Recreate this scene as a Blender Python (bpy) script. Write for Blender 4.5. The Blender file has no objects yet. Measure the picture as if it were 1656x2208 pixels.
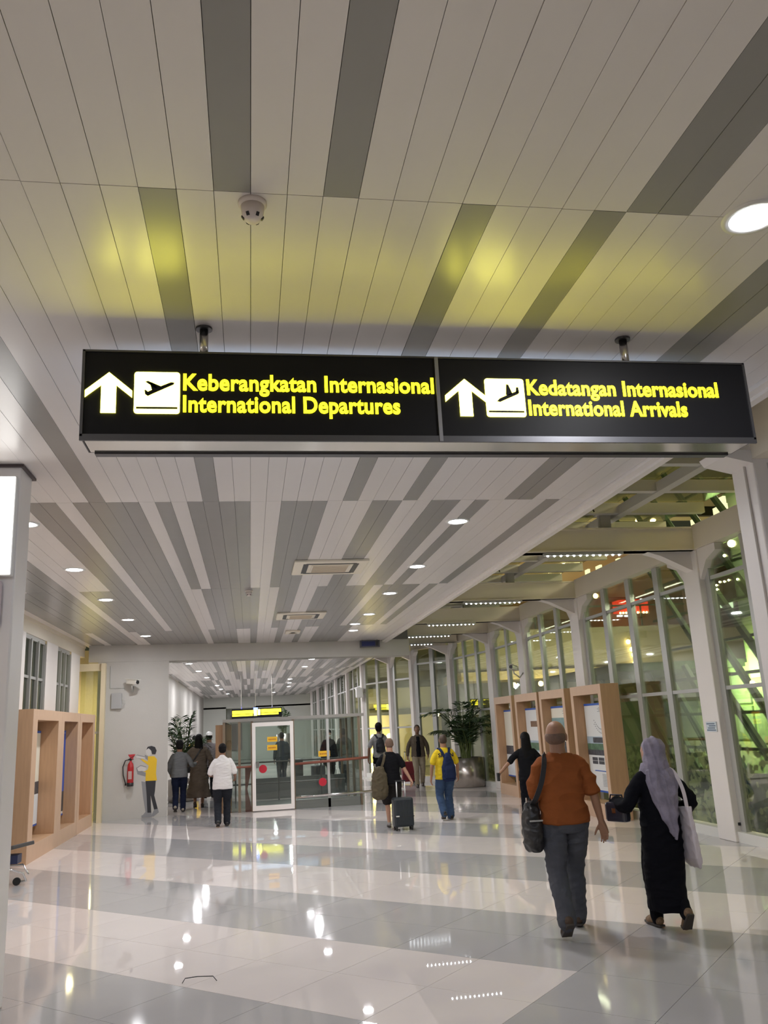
import bpy, bmesh, math, random
from mathutils import Vector, Matrix, Euler, noise
import numpy as np
random.seed(4)
S = bpy.context.scene
COL = S.collection
PI = math.pi

# ------------------------------------------------------------------ camera
RT = Vector((0.98698, -0.15315, -0.04913)); UP = Vector((0.00937, -0.25016, 0.96816)); FW = Vector((0.16057, 0.95602, 0.24547))
CAM = Vector((0, 0, 1.85)); FPX = 1800.0
cd = bpy.data.cameras.new('camera'); cam = bpy.data.objects.new('camera', cd); COL.objects.link(cam)
M3 = Matrix((RT, UP, -FW)).transposed()
cam.matrix_world = Matrix.Translation(CAM) @ M3.to_4x4()
cd.sensor_fit = 'VERTICAL'; cd.sensor_height = 24.0; cd.lens = FPX / 2208 * 24.0
cd.clip_start = 0.05; cd.clip_end = 400
S.camera = cam

def ray(px, py): return FW * FPX + RT * (px - 828) - UP * (py - 1104)
def at_z(px, py, z=0.0):
    d = ray(px, py); return CAM + d * ((z - CAM.z) / d.z)
def at_y(px, py, Y):
    d = ray(px, py); return CAM + d * (Y / d.y)
def at_x(px, py, X):
    d = ray(px, py); return CAM + d * (X / d.x)

# ------------------------------------------------------------------ world / exposure
w = bpy.data.worlds.new('night'); S.world = w; w.use_nodes = True
w.node_tree.nodes['Background'].inputs[0].default_value = (0.20, 0.21, 0.12, 1)
w.node_tree.nodes['Background'].inputs[1].default_value = 0.12
S.view_settings.view_transform = 'Standard'; S.view_settings.look = 'None'
S.view_settings.exposure = 0.22; S.view_settings.gamma = 1.0
S.view_settings.use_curve_mapping = False
try:
    S.cycles.max_bounces = 10; S.cycles.transparent_max_bounces = 24; S.cycles.diffuse_bounces = 5
    S.cycles.glossy_bounces = 4; S.cycles.use_denoising = True; S.cycles.caustics_reflective = False
    S.cycles.sample_clamp_indirect = 6.0
except Exception: pass
LAMP_W = 34.0

def area_light(name, loc, power, size, col=(1, 1, 1), direction=(0, 0, -1), size_y=None, spread=PI, shape='DISK'):
    ld = bpy.data.lights.new(name, 'AREA'); ld.energy = power; ld.color = col
    ld.shape = shape; ld.size = size
    if size_y: ld.size_y = size_y
    ld.spread = spread
    o = bpy.data.objects.new(name, ld); COL.objects.link(o); o.location = loc
    o.rotation_euler = Vector(direction).to_track_quat('-Z', 'Y').to_euler()
    return o
# garden and street floodlights outside the right hand windows (green and sodium tinted)
for _y in (9.0, 14.0, 18.5, 22.5): area_light('garden_floodlight', (11.9, _y, 0.4), 32, 1.0, (0.92, 0.95, 0.60), (0.35, 0.0, 0.9))
area_light('garden_floodlight', (11.9, 17.5, 7.2), 420, 1.2, (0.90, 0.95, 0.58), (0.35, 0.05, -0.9))
area_light('garden_floodlight', (11.9, 11.0, 7.2), 260, 1.2, (0.85, 0.95, 0.50), (0.35, 0.05, -0.9))
area_light('garden_floodlight', (8.6, 9.0, 2.0), 60, 1.0, (0.85, 0.95, 0.45), (0.9, 0.1, 0.1))
area_light('garden_floodlight', (11.9, 20.5, 2.6), 260, 1.2, (0.80, 0.92, 0.45), (0.6, -0.2, -0.4))
area_light('street_floodlight', (12.5, 28, 1.0), 620, 2.0, (1.0, 0.88, 0.58), (0.15, 0.8, 0.5))
area_light('street_floodlight', (8.0, 42.0, 1.0), 420, 2.0, (1.0, 0.88, 0.60), (0.8, 0.3, 0.35))
area_light('street_floodlight', (-7.0, 17.0, 3.0), 40, 1.0, (1.0, 0.88, 0.66), (0.3, 0.2, -0.2))
area_light('canopy_floodlight', (9.5, 9.0, 6.2), 700, 2.0, (1.0, 0.88, 0.52), (-0.25, 0.25, 1))
for _y in (9.3, 14.1, 19.0): area_light('hedge_fill_light', (7.12, _y, 3.9), 30, 2.4, (1.0, 1.0, 0.82), (0.02, 0, -1), size_y=0.08, shape='RECTANGLE').rotation_euler = (0, 0, PI / 2)  # added fill strips outside the glass, aimed down to brighten the hedge leaves

# ------------------------------------------------------------------ materials
MATS = {}
def mat(name, col, rough=0.5, metal=0.0, noise_amt=0.0, noise_scale=20.0, bump=0.0, bump_scale=60.0, spec=0.5, coat=0.0, em=None, em_s=0.0, stretch=(1, 1, 1), trans=0.0):
    if name in MATS: return MATS[name]
    m = bpy.data.materials.new(name); m.use_nodes = True; nt = m.node_tree; b = nt.nodes['Principled BSDF']
    b.inputs['Base Color'].default_value = (*col, 1); b.inputs['Roughness'].default_value = rough
    b.inputs['Metallic'].default_value = metal; b.inputs['Specular IOR Level'].default_value = spec
    b.inputs['Coat Weight'].default_value = coat
    if coat: b.inputs['Coat Roughness'].default_value = 0.08
    tc = nt.nodes.new('ShaderNodeTexCoord'); mp = nt.nodes.new('ShaderNodeMapping'); mp.inputs['Scale'].default_value = stretch
    nt.links.new(tc.outputs['Object'], mp.inputs[0])
    nz = nt.nodes.new('ShaderNodeTexNoise'); nz.inputs['Scale'].default_value = noise_scale; nz.inputs['Detail'].default_value = 4
    nt.links.new(mp.outputs[0], nz.inputs['Vector'])
    if noise_amt:
        mx = nt.nodes.new('ShaderNodeMix'); mx.data_type = 'RGBA'
        mx.inputs[6].default_value = (*[max(0, c * (1 - noise_amt)) for c in col], 1)
        mx.inputs[7].default_value = (*[min(1, c * (1 + noise_amt)) for c in col], 1)
        nt.links.new(nz.outputs[0], mx.inputs[0]); nt.links.new(mx.outputs[2], b.inputs['Base Color'])
    if bump:
        n2 = nt.nodes.new('ShaderNodeTexNoise'); n2.inputs['Scale'].default_value = bump_scale; n2.inputs['Detail'].default_value = 3
        nt.links.new(mp.outputs[0], n2.inputs['Vector'])
        bp = nt.nodes.new('ShaderNodeBump'); bp.inputs['Strength'].default_value = bump; bp.inputs['Distance'].default_value = 0.02
        nt.links.new(n2.outputs[0], bp.inputs['Height']); nt.links.new(bp.outputs[0], b.inputs['Normal'])
    if em:
        b.inputs['Emission Color'].default_value = (*em, 1); b.inputs['Emission Strength'].default_value = em_s
    MATS[name] = m; return m

def glass_mat(name, tint=(0.9, 0.95, 0.9), refl=0.12, rough=0.02):
    m = bpy.data.materials.new(name); m.use_nodes = True; nt = m.node_tree; nt.nodes.clear()
    o = nt.nodes.new('ShaderNodeOutputMaterial'); mx = nt.nodes.new('ShaderNodeMixShader')
    t = nt.nodes.new('ShaderNodeBsdfTransparent'); t.inputs[0].default_value = (*tint, 1)
    g = nt.nodes.new('ShaderNodeBsdfGlossy'); g.inputs['Roughness'].default_value = rough
    lw = nt.nodes.new('ShaderNodeLayerWeight'); lw.inputs[0].default_value = 0.35
    ma = nt.nodes.new('ShaderNodeMath'); ma.operation = 'MULTIPLY_ADD'; ma.inputs[1].default_value = 0.55; ma.inputs[2].default_value = refl
    nt.links.new(lw.outputs['Fresnel'], ma.inputs[0]); nt.links.new(ma.outputs[0], mx.inputs[0])
    nt.links.new(t.outputs[0], mx.inputs[1]); nt.links.new(g.outputs[0], mx.inputs[2]); nt.links.new(mx.outputs[0], o.inputs[0])
    MATS[name] = m; return m

def emit_mat(name, col, s):
    return mat(name, (0.0, 0.0, 0.0), 0.5, em=col, em_s=s)

GL_WIN = glass_mat('window_glass', (0.90, 0.94, 0.85), 0.03)
GL_BOX = glass_mat('enclosure_glass', (0.93, 0.97, 0.945), 0.05)
W_PLANK = mat('white_plank', (0.74, 0.70, 0.685), 0.28, noise_amt=0.03, noise_scale=3, bump=0.05, bump_scale=2.5, spec=0.5)
G_PLANK = mat('grey_plank', (0.29, 0.28, 0.272), 0.27, noise_amt=0.04, noise_scale=3, bump=0.05, bump_scale=2.5, spec=0.5)
DARKGAP = mat('dark_gap', (0.16, 0.155, 0.15), 0.8)
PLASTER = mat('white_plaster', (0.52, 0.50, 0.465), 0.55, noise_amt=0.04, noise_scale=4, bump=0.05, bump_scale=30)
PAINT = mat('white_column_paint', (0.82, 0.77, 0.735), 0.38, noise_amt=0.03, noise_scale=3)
CREAM_PAINT = mat('cream_beam_paint', (0.76, 0.69, 0.58), 0.42, noise_amt=0.03, noise_scale=3)
ALU = mat('grey_aluminium', (0.50, 0.50, 0.48), 0.35, 0.3)
STEEL = mat('brushed_steel', (0.62, 0.60, 0.58), 0.22, 1.0, noise_amt=0.08, noise_scale=30, stretch=(1, 1, 0.05))
CHROME = mat('chrome', (0.8, 0.8, 0.8), 0.12, 1.0)
BLACKP = mat('black_plastic', (0.02, 0.02, 0.022), 0.4)
RUBBER = mat('black_rubber', (0.015, 0.015, 0.015), 0.8)
WHITEP = mat('white_plastic', (0.75, 0.74, 0.72), 0.4)
WOOD = mat('beech_veneer', (0.50, 0.305, 0.175), 0.45, noise_amt=0.16, noise_scale=5, stretch=(6, 6, 0.5), spec=0.4)
WOOD_E = mat('pale_beech_edge', (0.60, 0.40, 0.265), 0.45, noise_amt=0.1, noise_scale=6, stretch=(4, 4, 0.6))
WOOD_D = mat('brown_wood_frame', (0.28, 0.16, 0.08), 0.4, noise_amt=0.2, noise_scale=8, stretch=(5, 5, 0.4))
RAILRED = mat('red_brown_rail', (0.22, 0.07, 0.045), 0.35)

# ------------------------------------------------------------------ mesh helpers
class MB:
    def __init__(s): s.v = []; s.f = []; s.m = []; s.mi = 0
    def add(s, vs, fs):
        n = len(s.v); s.v += [tuple(v) for v in vs]; s.f += [tuple(i + n for i in f) for f in fs]; s.m += [s.mi] * len(fs); return s
    def box(s, x0, x1, y0, y1, z0, z1):
        return s.add([(x0, y0, z0), (x1, y0, z0), (x1, y1, z0), (x0, y1, z0), (x0, y0, z1), (x1, y0, z1), (x1, y1, z1), (x0, y1, z1)],
                     [(0, 3, 2, 1), (4, 5, 6, 7), (0, 1, 5, 4), (1, 2, 6, 5), (2, 3, 7, 6), (3, 0, 4, 7)])
    def bar(s, p0, p1, w, h, up=(0, 0, 1)):
        p0 = Vector(p0); p1 = Vector(p1); d = (p1 - p0).normalized(); u = Vector(up)
        if abs(d.dot(u)) > 0.98: u = Vector((0, 1, 0))
        a = d.cross(u).normalized(); b = a.cross(d).normalized(); vs = []
        for p in (p0, p1):
            for i, j in ((-1, -1), (1, -1), (1, 1), (-1, 1)): vs.append(p + a * (i * w / 2) + b * (j * h / 2))
        return s.add(vs, [(0, 1, 2, 3), (7, 6, 5, 4), (0, 4, 5, 1), (1, 5, 6, 2), (2, 6, 7, 3), (3, 7, 4, 0)])
    def tube(s, pts, r, n=8, cap=True, flat=1.0):
        pts = [Vector(p) for p in pts]; k = len(pts); rs = r if isinstance(r, (list, tuple)) else [r] * k
        vs = []; prev = None
        for i, p in enumerate(pts):
            d = (pts[min(i + 1, k - 1)] - pts[max(i - 1, 0)]).normalized()
            if prev is None: a = d.orthogonal().normalized()
            else:
                a = (prev - d * prev.dot(d))
                a = a.normalized() if a.length > 1e-6 else d.orthogonal().normalized()
            prev = a; b = d.cross(a)
            for j in range(n):
                t = 2 * PI * j / n; vs.append(p + a * (math.cos(t) * rs[i]) + b * (math.sin(t) * rs[i] * flat))
        fs = [(i * n + j, i * n + (j + 1) % n, (i + 1) * n + (j + 1) % n, (i + 1) * n + j) for i in range(k - 1) for j in range(n)]
        if cap: fs += [tuple(reversed(range(n))), tuple((k - 1) * n + j for j in range(n))]
        return s.add(vs, fs)
    def lathe(s, prof, c=(0, 0, 0), n=20):
        vs = []; fs = []; k = len(prof)
        for r, z in prof:
            for j in range(n):
                t = 2 * PI * j / n; vs.append((c[0] + r * math.cos(t), c[1] + r * math.sin(t), c[2] + z))
        for i in range(k - 1):
            for j in range(n): fs.append((i * n + j, i * n + (j + 1) % n, (i + 1) * n + (j + 1) % n, (i + 1) * n + j))
        fs.append(tuple(reversed(range(n)))); fs.append(tuple((k - 1) * n + j for j in range(n)))
        return s.add(vs, fs)
    def prism(s, poly, o, ax, ay, az, depth):
        """flat outline 'poly' placed at o with axes ax, ay and extruded by depth along az"""
        o = Vector(o); ax = Vector(ax); ay = Vector(ay); az = Vector(az); n = len(poly)
        a = [o + ax * p[0] + ay * p[1] for p in poly]; b = [q + az * depth for q in a]
        return s.add(a + b, [tuple(reversed(range(n))), tuple(range(n, 2 * n))] + [(i, (i + 1) % n, n + (i + 1) % n, n + i) for i in range(n)])
    def ball(s, c, r, nu=10, nv=7):
        rx, ry, rz = r if isinstance(r, (tuple, list)) else (r, r, r)
        vs = [(c[0], c[1], c[2] - rz)]
        for i in range(1, nv):
            t = PI * i / nv - PI / 2
            for j in range(nu):
                a = 2 * PI * j / nu; vs.append((c[0] + rx * math.cos(t) * math.cos(a), c[1] + ry * math.cos(t) * math.sin(a), c[2] + rz * math.sin(t)))
        vs.append((c[0], c[1], c[2] + rz)); fs = []
        for j in range(nu): fs.append((0, 1 + (j + 1) % nu, 1 + j))
        for i in range(nv - 2):
            for j in range(nu): fs.append((1 + i * nu + j, 1 + i * nu + (j + 1) % nu, 1 + (i + 1) * nu + (j + 1) % nu, 1 + (i + 1) * nu + j))
        L = len(vs) - 1
        for j in range(nu): fs.append((L, 1 + (nv - 2) * nu + j, 1 + (nv - 2) * nu + (j + 1) % nu))
        return s.add(vs, fs)
    def mesh(s, name, mats, smooth=False):
        me = bpy.data.meshes.new(name); me.from_pydata(s.v, [], s.f)
        for m in (mats if isinstance(mats, (list, tuple)) else [mats]): me.materials.append(m)
        if s.mi or any(s.m): me.polygons.foreach_set('material_index', s.m)
        if smooth: me.polygons.foreach_set('use_smooth', [True] * len(me.polygons))
        me.update(); return me
    def build(s, name, mats, parent=None, smooth=False, loc=None, bevel=0.0):
        o = bpy.data.objects.new(name, s.mesh(name, mats, smooth)); COL.objects.link(o)
        if parent: o.parent = parent
        if loc is not None: o.location = loc
        if bevel:
            bm = bmesh.new(); bm.from_mesh(o.data); bmesh.ops.bevel(bm, geom=bm.edges[:], offset=bevel, segments=2, affect='EDGES', profile=0.5)
            bm.to_mesh(o.data); bm.free()
        return o
def link(name, me, parent=None, loc=(0, 0, 0), rot=(0, 0, 0)):
    o = bpy.data.objects.new(name, me); COL.objects.link(o); o.location = loc; o.rotation_euler = rot
    if parent: o.parent = parent
    return o
def empty(name, loc=(0, 0, 0), rz=0.0, s=1.0):
    o = bpy.data.objects.new(name, None); COL.objects.link(o); o.location = loc; o.rotation_euler = (0, 0, rz); o.scale = (s, s, s)
    o.empty_display_size = 0.1; return o
def tag(o, label, cat=None, group=None, kind=None):
    o['label'] = label
    if cat: o['category'] = cat
    if group: o['group'] = group
    if kind: o['kind'] = kind
    return o
def struct(o, label): return tag(o, label, kind='structure')
def kids(o): return [c for c in bpy.data.objects if c.parent == o]
def text_mesh(name, body, size, material, parent=None, loc=(0, 0, 0), rot=(PI / 2, 0, 0), bold=0.0, extrude=0.003, width=None, align='LEFT'):
    cu = bpy.data.curves.new(name, 'FONT'); cu.body = body; cu.size = size; cu.offset = bold; cu.extrude = extrude; cu.align_x = align; cu.resolution_u = 5; cu.space_character = 1.04
    t = bpy.data.objects.new(name + '_curve', cu); COL.objects.link(t)
    dg = bpy.context.evaluated_depsgraph_get(); me = bpy.data.meshes.new_from_object(t.evaluated_get(dg)); bpy.data.objects.remove(t); bpy.data.curves.remove(cu)
    if width:
        xs = [v.co.x for v in me.vertices]; k = width / (max(xs) - min(xs))
        for v in me.vertices: v.co.x *= k
    me.name = name; me.materials.clear(); me.materials.append(material)
    return link(name, me, parent, loc, rot)

# ------------------------------------------------------------------ ceiling
ZC = 4.0
ceiling = MB().box(-3.9, 3.5, -8, 22.2, ZC + 0.035, ZC + 0.6).build('ceiling', DARKGAP)
struct(ceiling, 'plank ceiling of white and grey metal strips')
ROWS = [(-2.06, 3.05, {-1, 2, 11, 12}),
        (3.05, 7.91, {-3, 6, 10, 17, 18, -10}),
        (7.91, 13.05, {-22, -21, -20, -19, -14, -13, -11, -10, -9, -8, -6, -4, -3, -2, -1, 2, 3, 4, 8, 9, 12, 13, 15, 20}),
        (13.05, 18.45, set(range(-25, -18)) | set(range(-17, -12)) | {-11, -10, -9, -8} | set(range(-5, 1)) | {3, 4} | set(range(7, 13)) | {14, 15, 16, 17, 19}),
        (18.45, 22.0, ({-25, -24} | set(range(-22, -18)) | set(range(-16, -7)) | {-6, -5, -4, -3} | {0, 4, 7} | set(range(10, 15))))]
def plank_mesh(L, m):
    b = MB(); g = 0.0013; b.box(g, 0.15 - g, 0.003, L - 0.001, 0, 0.02); return b.mesh('plank', m)
for y0, y1, grey in ROWS:
    mw, mg = plank_mesh(y1 - y0, W_PLANK), plank_mesh(y1 - y0, G_PLANK)
    for p in range(-26, 23):
        dz = 0.0008 * ((p * 7) % 3 - 1)
        link('plank', mg if p in grey else mw, ceiling, ((p + 0.15) * 0.15, y0, ZC + dz))
b = MB()
for p in range(-26, 23): b.box((p + 0.15) * 0.15 + 0.004, (p + 1.15) * 0.15 - 0.004, -7.9, -2.07, ZC, ZC + 0.03)
b.build('plank_run', W_PLANK, ceiling)['kind'] = 'stuff'
fas = MB().box(3.475, 3.60, -8, 22.25, ZC - 0.03, ZC + 0.04).box(3.55, 3.62, -8, 22.25, ZC - 0.055, ZC + 0.65).build('trim_1', PAINT)
struct(fas, 'white fascia along the right edge of the plank ceiling')
top = MB().box(-4.1, 3.6, -8, 22.3, ZC + 0.6, ZC + 0.7).build('trim_2', DARKGAP); struct(top, 'dark roof slab over the hall')
lt = MB().box(-3.97, -3.86, -8, 21.0, ZC - 0.06, ZC + 0.2).build('trim_3', CREAM_PAINT); struct(lt, 'cream cornice along the left window wall')

# far corridor ceiling
fc = MB().box(-3.2, 4.2, 22.2, 57, ZC + 0.035, ZC + 0.5).build('ceiling', DARKGAP); struct(fc, 'plank ceiling of the far corridor beyond the bulkhead')
b = MB(); rr = random.Random(3)
for k, y0 in enumerate(np.arange(22.3, 56.5, 4.9)):
    for p in range(-21, 27):
        b.mi = 1 if rr.random() < 0.45 else 0
        x0 = (p + 0.15) * 0.15; b.box(x0 + 0.003, x0 + 0.147, y0, min(y0 + 4.88, 57), ZC, ZC + 0.03)
b.build('plank_run', [W_PLANK, G_PLANK], fc)['kind'] = 'stuff'

# ------------------------------------------------------------------ floor of tiles laid at 45 degrees
TA = -0.762
tdir = Vector((math.cos(TA), math.sin(TA), 0)); ndir = Vector((-math.sin(TA), math.cos(TA), 0))
QP = 0.7825; SP = 0.83; Q0 = 4.82; S0 = -2.8
def floor_mat(name, col, rough):
    m = mat(name, col, rough, noise_amt=0.05, noise_scale=1.6, spec=0.62)
    nt = m.node_tree; b = nt.nodes['Principled BSDF']
    n = nt.nodes.new('ShaderNodeTexNoise'); n.inputs['Scale'].default_value = 2.2; g = nt.nodes.new('ShaderNodeNewGeometry')
    nt.links.new(g.outputs['Position'], n.inputs['Vector']); mr = nt.nodes.new('ShaderNodeMapRange')
    mr.inputs[3].default_value = rough * 0.7; mr.inputs[4].default_value = rough * 1.35
    nt.links.new(n.outputs[0], mr.inputs[0]); nt.links.new(mr.outputs[0], b.inputs['Roughness'])
    return m
T_CREAM = floor_mat('cream_porcelain', (0.80, 0.73, 0.705), 0.018)
T_GREY = floor_mat('grey_porcelain', (0.49, 0.475, 0.475), 0.055)
GROUT = mat('grey_grout', (0.16, 0.15, 0.14), 0.7)
floor = MB().box(-6, 8.2, -8, 58, -0.3, -0.004).build('floor', GROUT); struct(floor, 'polished floor of cream and grey tile bands')
def tile_mesh(m):
    b = MB(); g = 0.0018
    b.v = []; c = [(g, g), (SP - g, g), (SP - g, QP - g), (g, QP - g)]
    P = [tdir * s_ + ndir * q_ for s_, q_ in c]
    b.add([(p.x, p.y, 0) for p in P] + [(p.x, p.y, -0.004) for p in P], [(0, 1, 2, 3), (4, 5, 1, 0), (5, 6, 2, 1), (6, 7, 3, 2), (7, 4, 0, 3)])
    return b.mesh('tile', m)
tmc, tmg = tile_mesh(T_CREAM), tile_mesh(T_GREY)
cells = []
for i in range(-16, 80):
    for j in range(-60, 60):
        q = Q0 + i * QP; s_ = S0 + j * SP
        c = tdir * (s_ + SP / 2) + ndir * (q + QP / 2)
        if not (-4.6 < c.x < 7.6 and -7 < c.y < 57.5): continue
        band = math.floor((i) / 2)
        cream = (band % 2 == 0) and band >= 0
        if band == 0 and j >= 0: cream = False
        if i < 0: cream = band <= -3 and band % 2 == 1
        d = c - CAM; f = d.dot(FW); vis = False
        if f > 0.5:
            px = 828 + FPX * d.dot(RT) / f; py = 1104 - FPX * d.dot(UP) / f
            vis = -260 < px < 1900 and py < 2420
        cells.append((c.length, q, s_, cream, vis, c))
cells.sort(key=lambda t: (not t[4], t[0]))
rest = MB(); n_obj = 0
for L, q, s_, cream, vis, c in cells:
    o = tdir * s_ + ndir * q
    if vis and n_obj < 255 and c.y < 20:
        link('tile', tmc if cream else tmg, floor, (o.x, o.y, 0)); n_obj += 1
    else:
        rest.mi = 0 if cream else 1; g = 0.003
        P = [o + tdir * a + ndir * e for a, e in ((g, g), (SP - g, g), (SP - g, QP - g), (g, QP - g))]
        rest.add([(p.x, p.y, 0) for p in P], [(0, 1, 2, 3)])
ro = rest.build('tile_field', [T_CREAM, T_GREY], floor); ro['kind'] = 'stuff'

# ------------------------------------------------------------------ downlights
LED = emit_mat('downlight_glow', (0.93, 0.96, 1.0), 26.0)
def downlight(x, y, z, label, power, rs=1.0):
    t = empty('ceiling_light', (x, y, z)); tag(t, label, 'ceiling light', None)
    MB().lathe([(0.105, 0.0), (0.105, -0.008), (0.135, -0.008), (0.138, 0.0), (0.14, 0.012)][::-1], n=28).build('trim_ring', WHITEP, t, smooth=True)
    MB().lathe([(0.104, 0.004), (0.10, -0.006), (0.06, -0.011), (0.002, -0.013)][::-1], n=28).build('diffuser', LED, t, smooth=True)
    l = area_light('downlight_lamp', (0, 0, -0.03), power, 0.2, (0.97, 0.97, 1.0)); l.parent = t; l.rotation_euler = (0, 0, 0)
    return t
LW = LAMP_W
for k, (x, y) in enumerate([(-2.24, 8.73), (-2.25, 11.24), (-2.27, 13.87), (-2.27, 16.4), (-2.28, 19.24)]):
    downlight(x, y, ZC, 'round white downlight, %s of the left row in the near ceiling' % ['nearest', 'second nearest', 'third and middle one', 'fourth', 'farthest'][k], LW)
for k, (x, y) in enumerate([(2.28, 3.04), (2.31, 8.82), (2.37, 11.5), (2.37, 13.94), (2.38, 16.62), (2.29, 18.2), (2.4, 19.48)]):
    downlight(x, y, ZC, ['large bluish downlight above the right end of the sign', 'round downlight nearest of those seen under the sign on the right', 'round downlight right of the near air conditioner', 'small oval downlight third along the right row', 'bright downlight left of the air duct strip, fourth on the right', 'upper of the pair of glaring downlights above the blue display', 'lower of the pair of glaring downlights above the blue display'][k], LW)
for k, (x, y) in enumerate([(-2.24, 1.0), (-2.24, -2.0), (-2.24, -5.0), (2.28, 0.0), (2.28, -3.0), (2.28, -6.0), (-2.24, 3.6)]):
    tt = downlight(x, y, ZC, ['round downlight behind the camera on the left, %s' % q for q in ('first', 'second', 'third')][k] if k < 3 else ['round downlight behind the camera on the right, %s' % q for q in ('first', 'second', 'third')][k - 3] if k < 6 else 'round downlight left of the smoke detector outside the picture', LW * (0.35 if k < 6 else 0.5))
FARL = [(-1.8, 31.04), (-1.71, 34.9), (-1.54, 41.25), (-1.47, 45.05), (-1.29, 51), (1.97, 30.8), (1.78, 38.35), (1.89, 41.5), (2.03, 45.2), (1.41, 51.8)]
for k, (x, y) in enumerate(FARL):
    downlight(x, y, ZC, 'small round downlight, %s of the %s row in the far corridor' % (['first', 'second', 'third', 'fourth', 'last'][k % 5], 'left' if k < 5 else 'right'), LW * 1.9)
for y in (24.5, 27.5):
    for x in (-1.9, 2.0):
        downlight(x, y, ZC, 'round downlight %s behind the bulkhead on the %s, hidden from view' % ('just' if y < 25 else 'well', 'left' if x < 0 else 'right'), LW)
#PART2
# ------------------------------------------------------------------ overhead sign
SIGN_Y = 4.2
YEL = emit_mat('backlit_yellow', (1.0, 0.90, 0.010), 4.5)
YELW = emit_mat('backlit_yellow_plate', (1.0, 0.93, 0.10), 9.0)
SIGNBLK = mat('sign_black_face', (0.012, 0.012, 0.014), 0.45, spec=0.12)
SIGNEDGE = mat('sign_dark_frame', (0.10, 0.10, 0.11), 0.35, 0.6)
MIRROR = mat('sign_polished_underside', (0.55, 0.53, 0.48), 0.12, 0.85)
def plane_icon(kind):
    """outlines of the aircraft pictogram in a unit square"""
    if kind == 'depart':
        return [[(0.24, 0.46), (0.30, 0.415), (0.40, 0.47), (0.86, 0.70), (0.88, 0.745), (0.80, 0.755), (0.50, 0.62), (0.40, 0.74), (0.34, 0.725), (0.385, 0.565), (0.30, 0.52), (0.25, 0.565), (0.225, 0.555)],
                [(0.24, 0.76), (0.30, 0.78), (0.58, 0.655), (0.47, 0.60)]]
    return [[(0.28, 0.40), (0.36, 0.385), (0.84, 0.60), (0.87, 0.655), (0.80, 0.67), (0.60, 0.59), (0.35, 0.475)],
            [(0.52, 0.57), (0.545, 0.85), (0.60, 0.84), (0.69, 0.60), (0.60, 0.56)], [(0.77, 0.63), (0.80, 0.78), (0.85, 0.77), (0.86, 0.64)]]
sgn = empty('overhead_sign', (1.035, SIGN_Y, 3.34)); tag(sgn, 'long black hanging sign with yellow lettering for international departures and arrivals', 'sign')
SX0, SX1, SH, SD = -1.875, 1.875, 0.475, 0.26
MB().box(SX0, SX1, 0, SD, 0.0, SH).build('housing', SIGNBLK, sgn, bevel=0.003)
MB().box(SX0 - 0.004, SX1 + 0.004, -0.008, 0.006, -0.022, 0.012).box(SX0 - 0.004, SX0 + 0.010, -0.008, SD, 0, SH + 0.004).box(SX1 - 0.010, SX1 + 0.004, -0.008, SD, 0, SH + 0.004).box(SX0, SX1, -0.008, 0.01, SH - 0.006, SH + 0.004).build('frame', SIGNEDGE, sgn)
MB().box(SX0 + 0.01, SX1 - 0.01, 0.006, SD - 0.02, -0.004, 0.0).build('underside_panel', MIRROR, sgn)
MB().box(SX0 + 0.03, SX1 - 0.03, SD - 0.022, SD + 0.03, -0.014, 0.03).build('rear_rail', SIGNEDGE, sgn)
MB().box(-0.004, 0.016, -0.012, 0.0, -0.02, SH).build('divider', mat('divider_grey', (0.25, 0.25, 0.27), 0.4, 0.5), sgn)
BACK = emit_mat('backlit_rear_panel', (0.45, 0.68, 1.0), 5.0)
MB().box(SX0 + 0.15, SX1 - 0.15, SD + 0.001, SD + 0.006, 0.16, 0.36).build('rear_legend_panel', BACK, sgn)
for x in (-1.265, 1.175):
    MB().tube([(x, 0.08, SH - 0.01), (x, 0.08, 4.0 - 3.34)], 0.024, 14).build('hanger_rod', STEEL, sgn, smooth=True)
    MB().lathe([(0.045, 0.648), (0.045, 0.66)], (x, 0.08, 0), 16).build('rod_flange', SIGNEDGE, sgn)
def sign_half(x0, l1, l2, w1, w2, kind, ax, sx, tx, k=1.0):
    f = -0.002
    aw, ah = 0.235 * k, 0.225 * k
    ap = [(0.5, 1.0), (1.0, 0.55), (1.0, 0.38), (0.66, 0.68), (0.66, 0), (0.34, 0), (0.34, 0.68), (0, 0.38), (0, 0.55)]
    MB().prism([(p[0] * aw, p[1] * ah) for p in ap], (ax, f, 0.128), (1, 0, 0), (0, 0, 1), (0, -1, 0), 0.004).build('arrow', YELW, sgn)
    sq = 0.232 * k; r = 0.015; pts = []
    for cx, cz, a0 in ((sq - r, r, -90), (sq - r, sq - r, 0), (r, sq - r, 90), (r, r, 180)):
        for t in range(4): a = math.radians(a0 + t * 30); pts.append((cx + r * math.cos(a), cz + r * math.sin(a)))
    pl = MB().prism(pts, (sx, f, 0.126), (1, 0, 0), (0, 0, 1), (0, -1, 0), 0.004).build('pictogram_plate', YELW, sgn)
    ic = MB()
    for poly in plane_icon(kind): ic.prism([(p[0] * sq, p[1] * sq) for p in poly], (sx, f - 0.004, 0.126), (1, 0, 0), (0, 0, 1), (0, -1, 0), 0.002)
    ic.prism([(0.05 * sq, 0.11 * sq), (0.95 * sq, 0.11 * sq), (0.95 * sq, 0.155 * sq), (0.05 * sq, 0.155 * sq)], (sx, f - 0.004, 0.126), (1, 0, 0), (0, 0, 1), (0, -1, 0), 0.002)
    ic.build('aircraft_symbol', SIGNBLK, pl)
    t1 = text_mesh('lettering', l1, 0.128, YEL, sgn, (tx, f, 0.262), bold=0.0032, width=w1)
    t2 = text_mesh('lettering', l2, 0.128, YEL, sgn, (tx, f, 0.140), bold=0.0032, width=w2)
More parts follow.
